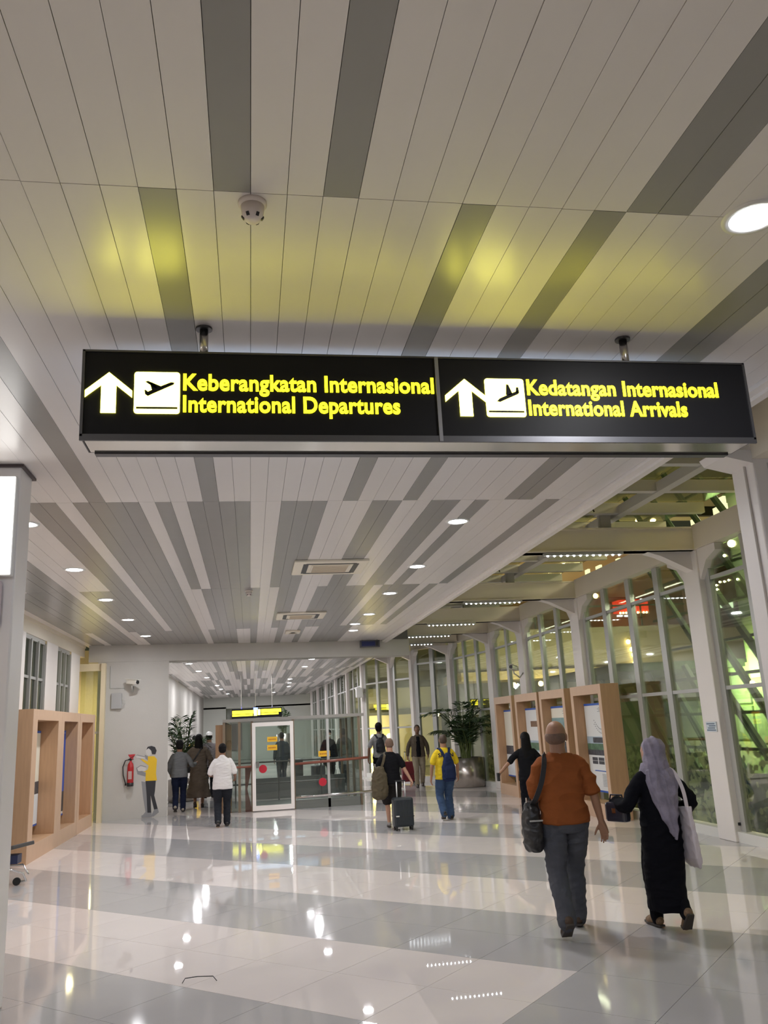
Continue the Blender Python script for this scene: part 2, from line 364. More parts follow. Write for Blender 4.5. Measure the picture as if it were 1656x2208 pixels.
sign_half(0, 'Keberangkatan Internasional', 'International Departures', 1.350, 1.155, 'depart', -1.86, -1.615, -1.372)
sign_half(0, 'Kedatangan Internasional', 'International Arrivals', 1.165, 0.955, 'arrive', 0.045, 0.275, 0.515, 0.98)

# smoke detectors
def detector(x, y, label, s=1.0):
    t = empty('smoke_detector', (x, y, ZC)); tag(t, label, 'smoke detector', None)
    MB().lathe([(0.052, -0.02), (0.06, -0.012), (0.06, 0)], n=24).build('base', mat('detector_cream', (0.74, 0.66, 0.62), 0.5), t, smooth=True)
    h = MB().lathe([(0.012, -0.088), (0.03, -0.085), (0.044, -0.066), (0.05, -0.02)], n=24).build('sensing_head', MATS['detector_cream'], t, smooth=True)
    for k in range(6):
        a = k * PI / 3; m = MB(); m.bar((0.036 * math.cos(a), 0.036 * math.sin(a), -0.080), (0.045 * math.cos(a), 0.045 * math.sin(a), -0.066), 0.012, 0.006); m.build('slot', BLACKP, h)
detector(0.03, 3.12, 'round cream smoke detector on the ceiling above the sign')
detector(0.0, 13.3, 'small cream smoke detector on the ceiling left of the air conditioners')

# ceiling cassettes
def cassette(cx, cy, label, sx=1.0, sy=0.95):
    t = empty('air_conditioner', (cx, cy, ZC)); tag(t, label, 'air conditioner', None)
    cr = mat('aged_cream_plastic', (0.80, 0.74, 0.62), 0.45)
    MB().box(-sx / 2, sx / 2, -sy / 2, sy / 2, -0.035, 0.0).build('panel', cr, t, bevel=0.01)
    m = MB(); a, b_ = sx / 2 - 0.16, sy / 2 - 0.14
    for s_ in (-1, 1):
        m.box(-a, a, s_ * b_ - 0.025, s_ * b_ + 0.025, -0.040, -0.034); m.box(s_ * a - 0.035, s_ * a + 0.035, -b_, b_, -0.040, -0.034)
    m.build('air_slot', BLACKP, t)
    g = MB(); ix, iy = sx / 2 - 0.24, sy / 2 - 0.22; g.box(-ix, ix, -iy, iy, -0.046, -0.034); grl = g.build('intake_grille', cr, t)
    for k in range(9):
        y = -iy + 0.03 + k * (2 * iy - 0.06) / 8; MB().box(-ix + 0.02, ix - 0.02, y - 0.008, y + 0.008, -0.052, -0.046).build('louvre', mat('grille_tan', (0.62, 0.53, 0.42), 0.6), grl)
cassette(1.1, 11.35, 'cream ceiling cassette air conditioner, the nearer larger one')
cassette(1.0, 16.45, 'cream ceiling cassette air conditioner, the middle one nearer the bulkhead', 0.95, 0.9)
cassette(0.98, 19.3, 'small cream ceiling vent just before the bulkhead', 0.34, 0.5)

# ------------------------------------------------------------------ bulkhead, mural wall, left wall
bk = MB()
c0, c1 = Vector((-3.78, 20.95, 0)), Vector((3.75, 22.2, 0)); dd = (c1 - c0).normalized(); nn = Vector((-dd.y, dd.x, 0))
def skew_box(mb, u0, u1, v0, v1, z0, z1):
    P = [c0 + dd * u + nn * v for u, v in ((u0, v0), (u1, v0), (u1, v1), (u0, v1))]
    mb.add([(p.x, p.y, z0) for p in P] + [(p.x, p.y, z1) for p in P], [(0, 3, 2, 1), (4, 5, 6, 7), (0, 1, 5, 4), (1, 2, 6, 5), (2, 3, 7, 6), (3, 0, 4, 7)])
    return mb
UL = (c1 - c0).length
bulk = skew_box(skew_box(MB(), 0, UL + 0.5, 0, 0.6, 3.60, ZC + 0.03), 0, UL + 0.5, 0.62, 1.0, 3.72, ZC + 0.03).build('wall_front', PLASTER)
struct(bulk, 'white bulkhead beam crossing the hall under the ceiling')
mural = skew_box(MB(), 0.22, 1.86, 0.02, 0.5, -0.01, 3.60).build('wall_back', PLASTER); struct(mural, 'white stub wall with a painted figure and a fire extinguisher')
u_of = lambda x: (x - c0.x) / dd.x
# left window wall
LX = -3.88
lw = MB(); lw.box(LX - 0.12, LX, -8, 21.0, 3.72, ZC + 0.3).box(LX - 0.12, LX, -8, 21.0, 0, 0.12).box(LX - 0.12, LX, -8, 11.2, 0.12, 3.72)
lwo = lw.build('wall_left', CREAM_PAINT); struct(lwo, 'cream left wall carrying the window bays above the booths')
LWC = [12.0, 14.75, 17.3, 19.6]
for k, y in enumerate(LWC):
    t = MB().box(LX + 0.002, LX + 0.02, y - 0.2, y + 0.75, 0, 3.72).build('pilaster', PAINT, bevel=0.01)
    tag(t, 'white square pilaster of the left window wall, %s' % ['hidden behind the near column', 'just right of the near column', 'second right of the near column', 'beside the yellow opening'][k], 'pilaster')
wl = 0
FRAME_G = mat('window_frame_grey', (0.40, 0.40, 0.38), 0.4, 0.2)
for k, (y0, y1) in enumerate([(12.75, 14.55), (15.5, 17.1), (18.05, 19.4)]):
    wn = MB().box(LX - 0.1, LX - 0.02, y0, y1, 0.1, 0.18).box(LX - 0.1, LX - 0.02, y0, y1, 3.64, 3.73).build('window_%d' % (k + 1), FRAME_G)
    struct(wn, 'tall narrow window of the left wall, %s' % ['nearest', 'middle', 'farthest'][k])
    n = 3
    for j in range(n + 1):
        y = y0 + (y1 - y0) * j / n; MB().box(LX - 0.1, LX + 0.0, y - 0.035, y + 0.035, 0.15, 3.66).build('mullion', FRAME_G, wn)
    MB().box(LX - 0.08, LX - 0.03, y0, y1, 2.95, 3.0).build('transom', FRAME_G, wn)
    for j in range(n):
        a, c = y0 + (y1 - y0) * j / n + 0.035, y0 + (y1 - y0) * (j + 1) / n - 0.035
        MB().box(LX - 0.065, LX - 0.055, a, c, 0.18, 2.95).build('pane', GL_WIN, wn); MB().box(LX - 0.065, LX - 0.055, a, c, 3.0, 3.64).build('pane', GL_WIN, wn)
# yellow lit opening between the booths and the mural wall
op = MB().box(-3.95, -3.35, 20.72, 20.80, 3.38, 3.55).box(-3.44, -3.34, 20.66, 20.82, 0, 3.55).build('door_1', mat('warm_door_frame', (0.72, 0.62, 0.42), 0.4)); struct(op, 'tall door frame glowing yellow between the booths and the stub wall')
MB().box(-3.9, -3.44, 20.74, 20.78, 1.95, 2.0).build('rail', FRAME_G, op)
MB().box(-3.9, -3.44, 20.755, 20.765, 0.05, 1.95).build('pane', GL_WIN, op); MB().box(-3.9, -3.44, 20.755, 20.765, 2.0, 3.38).build('pane', GL_WIN, op)
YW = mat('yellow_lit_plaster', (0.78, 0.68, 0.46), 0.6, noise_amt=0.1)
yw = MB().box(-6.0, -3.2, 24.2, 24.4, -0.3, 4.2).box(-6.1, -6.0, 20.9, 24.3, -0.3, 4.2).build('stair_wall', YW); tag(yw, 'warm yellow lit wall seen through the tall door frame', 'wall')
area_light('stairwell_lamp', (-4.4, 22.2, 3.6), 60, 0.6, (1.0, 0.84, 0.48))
area_light('stairwell_lamp', (-3.9, 22.0, 1.8), 10, 0.5, (1.0, 0.84, 0.48), (0, -1, 0))
ow = MB().box(-9.2, -9.0, 8, 26, -0.5, 6).build('neighbour_wall', mat('olive_facade', (0.42, 0.38, 0.22), 0.8, noise_amt=0.1, noise_scale=0.6)); tag(ow, 'dim olive wall outside the left windows', 'wall')
ow2 = MB().box(-9.0, -8.85, 8, 26, 2.5, 2.95); ow2 = ow2.build('ledge', mat('dark_ledge', (0.10, 0.10, 0.07), 0.7), ow)

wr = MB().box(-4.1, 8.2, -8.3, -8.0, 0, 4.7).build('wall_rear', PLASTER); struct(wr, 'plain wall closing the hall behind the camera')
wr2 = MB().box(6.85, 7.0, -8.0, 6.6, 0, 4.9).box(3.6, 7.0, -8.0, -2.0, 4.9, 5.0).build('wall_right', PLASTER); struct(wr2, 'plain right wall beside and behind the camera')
# far corridor shell
fw = MB().box(-3.05, 4.2, 57, 57.3, 3.3, 4.1).box(-3.05, -1.55, 57, 57.3, 0, 3.4).box(0.3, 4.2, 57, 57.3, 0, 3.4).box(-1.55, 0.3, 59, 59.2, -0.02, 3.5).build('wall_far', mat('pale_green_white', (0.80, 0.83, 0.77), 0.5)); struct(fw, 'pale end wall of the far corridor')
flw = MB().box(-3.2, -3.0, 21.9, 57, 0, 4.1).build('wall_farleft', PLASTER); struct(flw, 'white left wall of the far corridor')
nb = MB().box(-1.3, -0.55, 58.9, 59.0, 0.6, 2.9).build('notice_board', mat('pink_grey_panel', (0.50, 0.42, 0.43), 0.6)); tag(nb, 'pinkish grey notice panel on the far end wall', 'panel')

# ------------------------------------------------------------------ columns
def i_column(x, y, h, label, w=0.20, d=0.46, bracket=True, name='column'):
    b = MB().box(x, x + w, y, y + d, 0, h)
    o = b.build(name, PAINT, bevel=0.012); tag(o, label, 'column')
    if bracket:
        pl = [(0, 0), (0.5, 0), (0.5, -0.1), (0.22, -0.2), (0.0, -0.46)]
        MB().prism([(p[0], p[1]) for p in pl], (x + w * 0.15, y + d, h), (0, 1, 0), (0, 0, 1), (1, 0, 0), w * 0.7).build('bracket', PAINT, o)
        MB().prism([(p[0], p[1]) for p in pl], (x + w * 0.15, y, h), (0, -1, 0), (0, 0, 1), (1, 0, 0), w * 0.7).build('bracket', PAINT, o)
        MB().prism([(0, 0), (0.7, 0), (0.5, -0.06), (0.0, -0.3)], (x, y + d / 2 - 0.1, h), (-1, 0, 0), (0, 0, 1), (0, 1, 0), 0.2).build('bracket', PAINT, o)
    return o
ZB = 4.18
WALLC = [(6.69, 6.65), (6.69, 11.55), (6.69, 16.4), (6.69, 20.12), (6.62, 22.8), (6.22, 26.1), (5.32, 27.85), (4.80, 29.25), (4.12, 31.6), (4.05, 36.0), (3.98, 40.3), (3.90, 44.5), (3.82, 49.2), (3.75, 53.5)]
NC = ['outside the picture to the right', 'nearest one fully seen, right of the woman in the scarf', 'second one, rising behind the nearest display booth', 'third one, rising between the display booths with the camera on it', 'fourth one, right of the potted palm', 'fifth one, directly behind the potted palm', 'sixth one, slender, left of the palm', 'seventh one, behind the man pulling the red case', 'tall one at the corner right of the glass enclosure', 'first beyond the corner in the far corridor', 'second beyond the corner in the far corridor', 'third beyond the corner in the far corridor', 'fourth beyond the corner in the far corridor', 'last in the far corridor']
for k, (x, y) in enumerate(WALLC):
    i_column(x, y, ZB, 'white window wall column, ' + NC[k], bracket=k < 8)
# sticker and socket on the nearest column
st = MB().box(6.675, 6.688, 11.62, 11.9, 1.50, 1.64).build('notice_sticker', mat('sticker_white', (0.62, 0.68, 0.72), 0.5)); tag(st, 'small pale blue notice sticker on the nearest window column', 'sticker')
m = MB()
for r in range(4):
    m.box(6.672, 6.6755, 11.64 + 0.02 * (r % 2), 11.88 - 0.03 * (r % 3), 1.515 + 0.03 * r, 1.53 + 0.03 * r)
m.build('printed_lines', mat('print_blue_grey', (0.12, 0.17, 0.24), 0.6), st)
sk = MB().box(6.75, 6.84, 11.535, 11.549, 0.22, 0.26).build('cable_inlet', BLACKP, bevel=0.003); tag(sk, 'small black inlet low on the nearest window column', 'socket')

# lintels and cross beams
def lintel(p0, p1, label):
    o = MB().bar((p0[0], p0[1], ZB + 0.19), (p1[0], p1[1], ZB + 0.19), 0.2, 0.37).build('lintel_beam', CREAM_PAINT); tag(o, label, 'beam')
    return o
for k in range(len(WALLC) - 1):
    a, c = WALLC[k], WALLC[k + 1]
    lintel((a[0] + 0.1, a[1] + 0.46), (c[0] + 0.1, c[1] + 0.0), 'cream lintel beam over the %s window bay of the right wall' % ['first', 'second', 'third', 'fourth', 'fifth', 'sixth', 'seventh', 'eighth', 'ninth', 'tenth', 'eleventh', 'twelfth', 'thirteenth'][k])
BEAMY = [6.75, 11.58, 16.45, 20.15, 22.85, 25.2]
BN = ['beside the inner column behind the sign', 'nearest seen in the glazed strip', 'second in the glazed strip', 'third in the glazed strip', 'fourth in the glazed strip', 'last in the glazed strip']
BEAD = emit_mat('led_bead_glow', (0.88, 0.93, 1.0), 30.0)
bead_me = MB().ball((0, 0, 0), (0.017, 0.016, 0.012), 8, 5).mesh('led_bead', BEAD, True)
for k, y in enumerate(BEAMY):
    x1 = 6.72 if k < 5 else 6.3
    o = MB().box(3.6, x1, y, y + 0.2, ZB, ZB + 0.36).box(3.6, x1, y - 0.03, y + 0.23, ZB, ZB + 0.025).box(3.6, x1, y - 0.03, y + 0.23, ZB + 0.335, ZB + 0.36).build('cross_beam', CREAM_PAINT)
    tag(o, 'cream steel cross beam, ' + BN[k], 'beam')
    t = empty('led_bar', (4.93, y + 0.02, ZB - 0.01)); tag(t, 'row of white led points under the cross beam ' + BN[k], 'led light')
    MB().box(-0.62, 0.62, -0.03, 0.05, -0.035, 0.005).build('housing', ALU, t)
    for j in range(12): link('led_bead', bead_me, t, (-0.56 + j * 0.1018, 0.0, -0.042))

# roof glazing over the strip
PUR = mat('purlin_grey', (0.55, 0.53, 0.49), 0.45, 0.1)
rf = MB().box(5.50, 5.64, -2, 27, 4.72, 4.86).build('window_20', PUR); struct(rf, 'sloping glass roof on grey purlins over the right hand strip')
for y in np.arange(1.7, 26.5, 1.22):
    MB().box(3.6, 6.9, y, y + 0.12, 4.74, 4.90).build('purlin', PUR, rf)
    for x0, x1 in ((3.62, 5.5), (5.64, 6.9)): MB().box(x0, x1, y + 0.13, y + 1.21, 4.905, 4.915).build('pane', GL_WIN, rf)
for y in (11.75, 16.62, 20.3):
    hb = MB().box(5.30, 5.46, y - 0.06, y + 0.06, 4.50, 4.82).box(5.26, 5.5, y - 0.1, y + 0.1, 4.78, 4.83).build('hanger_bracket', PUR, rf)
for y in (10.9, 15.6, 19.6):
    MB().tube([(4.7 + 0.16 * math.cos(a), y + 0.1 * math.sin(a) * 0.3, 4.62 + 0.13 * math.sin(a)) for a in np.linspace(0, PI, 8)], 0.012, 6).build('cable_loop', BLACKP, rf)

# ------------------------------------------------------------------ right hand window bays
TRW = mat('sill_white', (0.74, 0.73, 0.69), 0.35)
wn_no = 4
def window_bay(a, c, nm, label, zt=ZB, transoms=(2.11, 3.72)):
    global wn_no
    p0 = Vector((a[0] + 0.14, a[1] + 0.46, 0)); p1 = Vector((c[0] + 0.14, c[1], 0)); d = (p1 - p0); L = d.length; d.normalize(); nrm = Vector((-d.y, d.x, 0))
    Q = lambda u, z, v=0: p0 + d * u + nrm * v + Vector((0, 0, z))
    wo = MB().bar(Q(0, 0.07), Q(L, 0.07), 0.2, 0.14).build('window_%d' % wn_no, TRW); struct(wo, label); wn_no += 1
    us = [L * j / nm for j in range(nm + 1)]
    for j, u in enumerate(us):
        uu = min(max(u, 0.04), L - 0.04); MB().bar(Q(uu, 0.14), Q(uu, zt), 0.085, 0.17, up=d).build('mullion', ALU, wo)
    for zt_ in transoms: MB().bar(Q(0, zt_), Q(L, zt_), 0.06, 0.055).build('transom', ALU, wo)
    zs = [0.14] + list(transoms) + [zt]
    for j in range(nm):
        for q in range(len(zs) - 1):
            g = MB(); g.bar(Q(us[j] + 0.05, (zs[q] + zs[q + 1]) / 2), Q(us[j + 1] - 0.05, (zs[q] + zs[q + 1]) / 2), 0.012, zs[q + 1] - zs[q] - 0.05)
            g.build('pane', GL_WIN, wo)
BAYM = [4, 4, 3, 2, 3, 2, 1, 2, 3, 3, 3, 3, 3]
for k in range(len(WALLC) - 1):
    window_bay(WALLC[k], WALLC[k + 1], BAYM[k], 'tall glazed bay %s of the right wall' % ['outside the picture', 'behind the woman in the scarf', 'behind the nearest booths', 'behind the middle booths', 'behind the farthest booth', 'behind the palm', 'left of the palm', 'at the bend', 'nearest beyond the bend', 'second beyond the bend', 'third beyond the bend', 'fourth beyond the bend', 'last beyond the bend'][k],
               transoms=(2.11, 3.72) if k < 6 else (1.7, 3.3))
# low planter wall in front of the corner glazing
lowp = MB().box(4.0, 4.35, 24.6, 31.4, 0, 0.0 + 0.02).build('threshold', TRW); struct(lowp, 'pale threshold strip at the corner glazing'); lowp.name = 'trim_5'

# inner columns (right: A, left: lit one)
o = MB().box(4.36, 4.82, 6.38, 6.72, 0, ZC + 0.3).build('column', PAINT, bevel=0.015); tag(o, 'large white column cut by the right edge of the picture', 'column')
MB().prism([(0, 0), (0.30, 0), (0.26, -0.06), (0.0, -0.12)], (4.36, 6.72, ZC + 0.02), (-1, 0, 0), (0, 0, 1), (0, -1, 0), 0.34).build('capital', PAINT, o)
MB().tube([(4.352, 6.50, 3.95), (4.352, 6.49, 2.8), (4.352, 6.50, 0.3)], 0.011, 8).build('conduit', mat('conduit_cream', (0.50, 0.45, 0.40), 0.5), o)
MB().tube([(4.50, 6.372, 3.9), (4.50, 6.372, 3.2), (4.47, 6.372, 3.0), (4.5, 6.372, 2.6)], 0.008, 8).build('cable', MATS['conduit_cream'], o)
eb = MB().box(3.62, 4.8, 6.30, 6.80, ZC + 0.30, ZC + 0.62).box(4.36, 4.8, -8, 6.38, ZC - 0.06, ZC + 0.5).build('edge_beam', CREAM_PAINT); tag(eb, 'cream edge beam meeting the large right column behind the sign', 'beam')
lc = MB().box(-2.22, -1.79, 6.75, 7.1, 0, ZC).build('column', PAINT, bevel=0.015); tag(lc, 'large white column cut by the left edge with a glowing light box', 'column')
MB().box(-2.25, -1.765, 6.72, 7.13, ZC - 0.022, ZC).build('collar', mat('collar_brown', (0.07, 0.05, 0.05), 0.5), lc)
lb = empty('wall_light_box', (-2.0, 6.75, 3.09)); tag(lb, 'glowing white light box on the face of the left column', 'light box')
MB().box(-0.22, 0.20, -0.07, 0, 0, 0.80).build('casing', WHITEP, lb, bevel=0.01)
MB().box(-0.21, 0.19, -0.076, -0.07, 0.01, 0.79).build('lit_panel', emit_mat('light_box_glow', (1.0, 0.97, 0.93), 3.5), lb)
MB().tube([(0.03, -0.085, 0.86), (0.03, -0.085, 0.25), (0.0, -0.09, 0.14), (-0.06, -0.09, 0.04)], 0.007, 8).build('cable', mat('cable_mauve', (0.30, 0.24, 0.24), 0.5), lb)
sp = empty('wall_speaker', (-1.97, 6.75, 2.70)); tag(sp, 'pinkish wall speaker with a ring under the light box', 'speaker')
MB().box(-0.14, 0.10, -0.08, 0, 0, 0.36).build('cabinet', mat('speaker_pink_white', (0.62, 0.52, 0.54), 0.5), sp, bevel=0.025)
MB().tube([(0.0 + 0.075 * math.cos(a), -0.085, 0.2 + 0.075 * math.sin(a)) for a in np.linspace(0, 2 * PI, 22)], 0.006, 6).build('ring', mat('ring_dark', (0.12, 0.10, 0.12), 0.4), sp)
MB().tube([(0.0 + 0.04 * math.cos(a), -0.085, 0.2 + 0.055 * math.sin(a)) for a in np.linspace(0, 2 * PI, 22)], 0.005, 6).build('ring', MATS['ring_dark'], sp)

# ------------------------------------------------------------------ display booths
def poster(t, x, y0, y1, z0, z1, side, style):
    """flat printed poster standing in the booth; side = -1 faces -x"""
    b = MB().box(x, x + 0.012, y0, y1, z0, z1)
    o = b.build('poster', mat('poster_paper_%d' % (style % 2), (0.72, 0.72, 0.70) if style % 2 else (0.78, 0.74, 0.62), 0.5), t)
    f = x - 0.003 if side < 0 else x + 0.015
    def patch(nm, u0, u1, v0, v1, m, k=0):
        a, c = y0 + (y1 - y0) * u0, y0 + (y1 - y0) * u1
        ff = f - 0.0015 * k if side < 0 else f + 0.0015 * k
        MB().box(min(ff, ff + 0.002), max(ff, ff + 0.002), a, c, z0 + (z1 - z0) * v0, z0 + (z1 - z0) * v1).build(nm, m, o)
    BLUE = mat('poster_blue', (0.03, 0.10, 0.42), 0.5)
    patch('header_band', 0, 1, 0.975, 1.0, BLUE); patch('footer_band', 0, 1, 0.0, 0.02, BLUE)
    if style in (1, 3, 4):
        m = MB()
        for j in range(4): m.box(f - 0.003, f - 0.001, y0 + 0.06, y0 + 0.55 - 0.06 * (j % 2), z0 + (z1 - z0) * (0.90 + 0.015 * j), z0 + (z1 - z0) * (0.905 + 0.015 * j))
        m.build('small_print', mat('print_grey', (0.25, 0.25, 0.27), 0.6), o)
    PG = mat('photo_green', (0.09, 0.17, 0.10), 0.5, noise_amt=0.9, noise_scale=9); PS = mat('photo_sky', (0.36, 0.44, 0.50), 0.5, noise_amt=0.2, noise_scale=4)
    PD = mat('photo_dark', (0.06, 0.06, 0.07), 0.5, noise_amt=0.9, noise_scale=14); PB = mat('photo_brown', (0.20, 0.11, 0.06), 0.5, noise_amt=0.7, noise_scale=20)
    if style == 3:
        m = MB()
        for row in range(2):
            for j in range(14):
                u = j / 13; m.box(f - 0.003, f - 0.001, y0 + 0.12 + u * 0.62, y0 + 0.15 + u * 0.62, z0 + (z1 - z0) * (0.80 - row * 0.045 - 0.10 * math.sin(u * PI)), z0 + (z1 - z0) * (0.808 - row * 0.045 - 0.10 * math.sin(u * PI)))
        m.build('chart_marks', MATS['print_grey'], o)
        patch('photo', 0, 1, 0.52, 0.62, PS); patch('photo', 0.25, 0.75, 0.55, 0.61, PD, 1); patch('photo', 0, 1, 0.46, 0.54, PG, 1); patch('photo', 0, 1, 0.41, 0.47, PD, 2)
        for j in range(6): patch('thumbnail', 0.15 + 0.25 * (j % 3), 0.36 + 0.25 * (j % 3), 0.31 + 0.04 * (j // 3), 0.345 + 0.04 * (j // 3), PD)
        patch('title_bar', 0.1, 0.8, 0.23, 0.24, BLUE)
        m = MB()
        for j in range(9): m.box(f - 0.003, f - 0.001, y0 + 0.1, y0 + 0.62, z0 + (z1 - z0) * (0.07 + 0.016 * j), z0 + (z1 - z0) * (0.074 + 0.016 * j))
        m.build('small_print', MATS['print_grey'], o)
    elif style == 4:
        patch('photo', 0, 1, 0.62, 0.85, mat('photo_teal', (0.22, 0.34, 0.34), 0.5, noise_amt=0.5, noise_scale=8)); patch('photo', 0.0, 1, 0.3, 0.55, PD)
    elif style == 1:
        patch('photo', 0.2, 0.75, 0.74, 0.82, PB); patch('photo', 0, 1, 0.40, 0.55, PS); patch('photo', 0.1, 0.9, 0.42, 0.52, PG, 1); patch('photo', 0, 1, 0.22, 0.3, PG)
    elif style == 2:
        patch('photo', 0, 1, 0.02, 0.33, mat('photo_white', (0.70, 0.72, 0.74), 0.5)); patch('photo', 0.0, 1, 0.33, 0.46, PD)
    elif style == 5:
        patch('photo', 0, 1, 0.28, 0.97, mat('poster_deep_blue', (0.03, 0.10, 0.50), 0.45)); patch('photo', 0, 1, 0.05, 0.28, PD)
def booth(x0, x1, y0, y1, h, side, label, style, th=0.13, top=0.17):
    t = empty('display_booth', ((x0 + x1) / 2, (y0 + y1) / 2, 0)); tag(t, label, 'display booth')
    cx, cy = (x0 + x1) / 2, (y0 + y1) / 2; hx, hy = (x1 - x0) / 2, (y1 - y0) / 2
    MB().box(-hx, hx, -hy, -hy + th, 0, h).build('side_panel', WOOD, t, bevel=0.004)
    MB().box(-hx, hx, hy - th, hy, 0, h).build('side_panel', WOOD, t, bevel=0.004)
    MB().box(-hx, hx, -hy + th, hy - th, h - top, h).build('top_panel', WOOD, t, bevel=0.004)
    MB().box(-hx, hx, -hy + th, hy - th, 0, 0.26).build('plinth', WOOD, t, bevel=0.004)
    f = -hx if side < 0 else hx; e = 0.006 * side
    fr = MB()
    for (a, c, z0, z1) in ((-hy, -hy + th, 0, h), (hy - th, hy, 0, h), (-hy + th, hy - th, h - top, h), (-hy + th, hy - th, 0, 0.26)):
        fr.box(min(f, f + e), max(f, f + e), a, c, z0, z1)
    fr.build('front_edging', WOOD_E, t)
    if style: poster(t, (hx - 0.16) if side < 0 else (-hx + (0.17 if style == 5 else 0.10)), -hy + th + 0.02, hy - th - 0.02, 0.42, h - top - 0.16, side, style)
    return t
RB = [(14.62, 16.10, 3), (16.45, 17.98, 4), (18.12, 19.75, 1), (20.0, 21.5, 2)]
RBN = ['nearest of the right row, chart poster inside', 'second of the right row, teal photo poster behind the bald man', 'third of the right row, cream poster with a small brown photo', 'farthest of the right row, beside the girl in black']
for k, (a, c, s_) in enumerate(RB): booth(6.25, 6.60, a, c, 2.36, -1, 'tall beech framed booth, ' + RBN[k], s_)
LB = [(14.55, 16.72, 2), (16.72, 18.42, 5), (18.44, 20.15, 0)]
LBN = ['nearest of the left row, white poster edge showing', 'middle of the left row, blue poster edge showing', 'farthest of the left row, next to the yellow opening']
for k, (a, c, s_) in enumerate(LB): _t = booth(-3.855, -3.45, a + 0.003, c, 2.36, 1, 'tall beech framed booth, ' + LBN[k], s_, th=0.30 if k < 1 else 0.2)
for k, (a, c, s_) in enumerate(LB[2:]): MB().box(-0.19, -0.17, -(c - a) / 2 + 0.2, (c - a) / 2 - 0.2, 0.26, 2.2).build('back_panel', WOOD, [o for o in bpy.data.objects if o.name.startswith('display_booth') and abs(o.location.y - (a + c) / 2) < 0.01 and o.location.x < 0][0])

# luggage trolley half hidden by the left column
tr = empty('luggage_trolley', (-3.20, 12.75, 0)); tag(tr, 'dark luggage trolley beside the left booths, partly hidden by the column', 'trolley')
MB().bar((-0.45, 0.15, 0.38), (0.16, -0.05, 0.50), 0.5, 0.05).build('tray', mat('trolley_dark', (0.06, 0.055, 0.055), 0.5), tr, bevel=0.01)
MB().box(-0.2, 0.1, -0.12, 0.1, 0.27, 0.38).build('basket', mat('trolley_blue', (0.01, 0.02, 0.08), 0.4), tr)
MB().tube([(-0.4, -0.2, 0.2), (0.0, -0.22, 0.23), (0.2, -0.2, 0.16), (0.22, -0.1, 0.05), (0.1, 0.0, 0.03)], 0.012, 8).tube([(-0.4, 0.25, 0.2), (0.1, 0.2, 0.22), (0.2, 0.1, 0.1)], 0.012, 8).build('frame', CHROME, tr, smooth=True)
for x, y in ((0.1, -0.1), (-0.35, -0.2), (-0.35, 0.2)): MB().tube([(x, y - 0.015, 0.05), (x, y + 0.015, 0.05)], 0.05, 14).build('wheel', RUBBER, tr)

# ------------------------------------------------------------------ mural wall fittings
def wpt(x, z, off=0.0):
    p = c0 + dd * u_of(x) + nn * (0.02 - off); return Vector((p.x, p.y, z))
WDIR = dd; WN = -nn
def decal(name, polys, m, parent, k):
    b = MB()
    for poly in polys:
        P = [wpt(x, z, 0.002 + 0.002 * k) for x, z in poly]; Q_ = [wpt(x, z, 0.0) for x, z in poly]; n = len(P)
        b.add(P + Q_, [tuple(range(n)), tuple(reversed(range(n, 2 * n)))] + [(i, n + i, n + (i + 1) % n, (i + 1) % n) for i in range(n)])
    o = b.build(name, m, parent); return o
MU = bpy.data.objects.new('wall_painting', None); COL.objects.link(MU); MU.location = (0, 0, 0); tag(MU, 'life size wall painting of a figure in yellow top and black trousers', 'painting')
PX = lambda px, py: (lambda p: (p.x, p.z))(at_y(px, py, 21.25))
def crop(pts):  # corner points read off the wall
    return [PX(x * 0.3382, 1380 + y * 0.3382) for x, y in pts]
PYEL = mat('mural_yellow', (0.78, 0.50, 0.02), 0.6); PBLK = mat('mural_black', (0.03, 0.03, 0.035), 0.6); PGRY = mat('mural_grey', (0.26, 0.26, 0.27), 0.6); PSKIN = mat('mural_pale', (0.62, 0.60, 0.57), 0.6); PRED = mat('mural_red', (0.55, 0.03, 0.04), 0.5)
decal('painted_shadow', [crop([(905, 900), (935, 905), (938, 1000), (945, 1100), (965, 1120), (945, 1130), (905, 1125), (930, 1095), (915, 1000)]), crop([(872, 810), (900, 830), (935, 850), (930, 870), (880, 855)]), crop([(925, 730), (945, 740), (950, 770), (930, 755)])], PGRY, MU, 0)
decal('painted_trousers', [crop([(930, 895), (995, 895), (990, 960), (985, 990), (1008, 1080), (985, 1085), (962, 990), (966, 1100), (942, 1100), (938, 1000)])], PBLK, MU, 1)
decal('painted_shoe', [crop([(942, 1100), (968, 1100), (970, 1128), (905, 1132), (905, 1118)]), crop([(985, 1080), (1008, 1075), (1014, 1098), (978, 1125), (966, 1120)])], PGRY, MU, 2)
decal('painted_top', [crop([(945, 742), (985, 740), (1002, 760), (996, 850), (1002, 895), (930, 898), (932, 840), (918, 838), (945, 825), (950, 800), (905, 765), (905, 755), (945, 775)])], PYEL, MU, 2)
decal('painted_face', [crop([(935, 690), (950, 682), (965, 690), (965, 730), (950, 740), (938, 730), (932, 715)])], PSKIN, MU, 2)
decal('painted_hair', [crop([(934, 700), (945, 680), (968, 675), (990, 682), (1000, 705), (992, 728), (972, 728), (966, 705), (950, 690)])], PBLK, MU, 3)
decal('painted_hand', [crop([(870, 740), (880, 733), (930, 748), (925, 757), (875, 752)])], PSKIN, MU, 3); decal('painted_hand', [crop([(875, 812), (900, 800), (935, 812), (930, 835), (885, 835)])], PSKIN, MU, 3)
decal('painted_hand_outline', [crop([(868, 737), (880, 730), (932, 744), (930, 748), (880, 735)]), crop([(872, 815), (900, 797), (935, 806), (935, 811), (900, 802), (876, 818)])], PGRY, MU, 4)
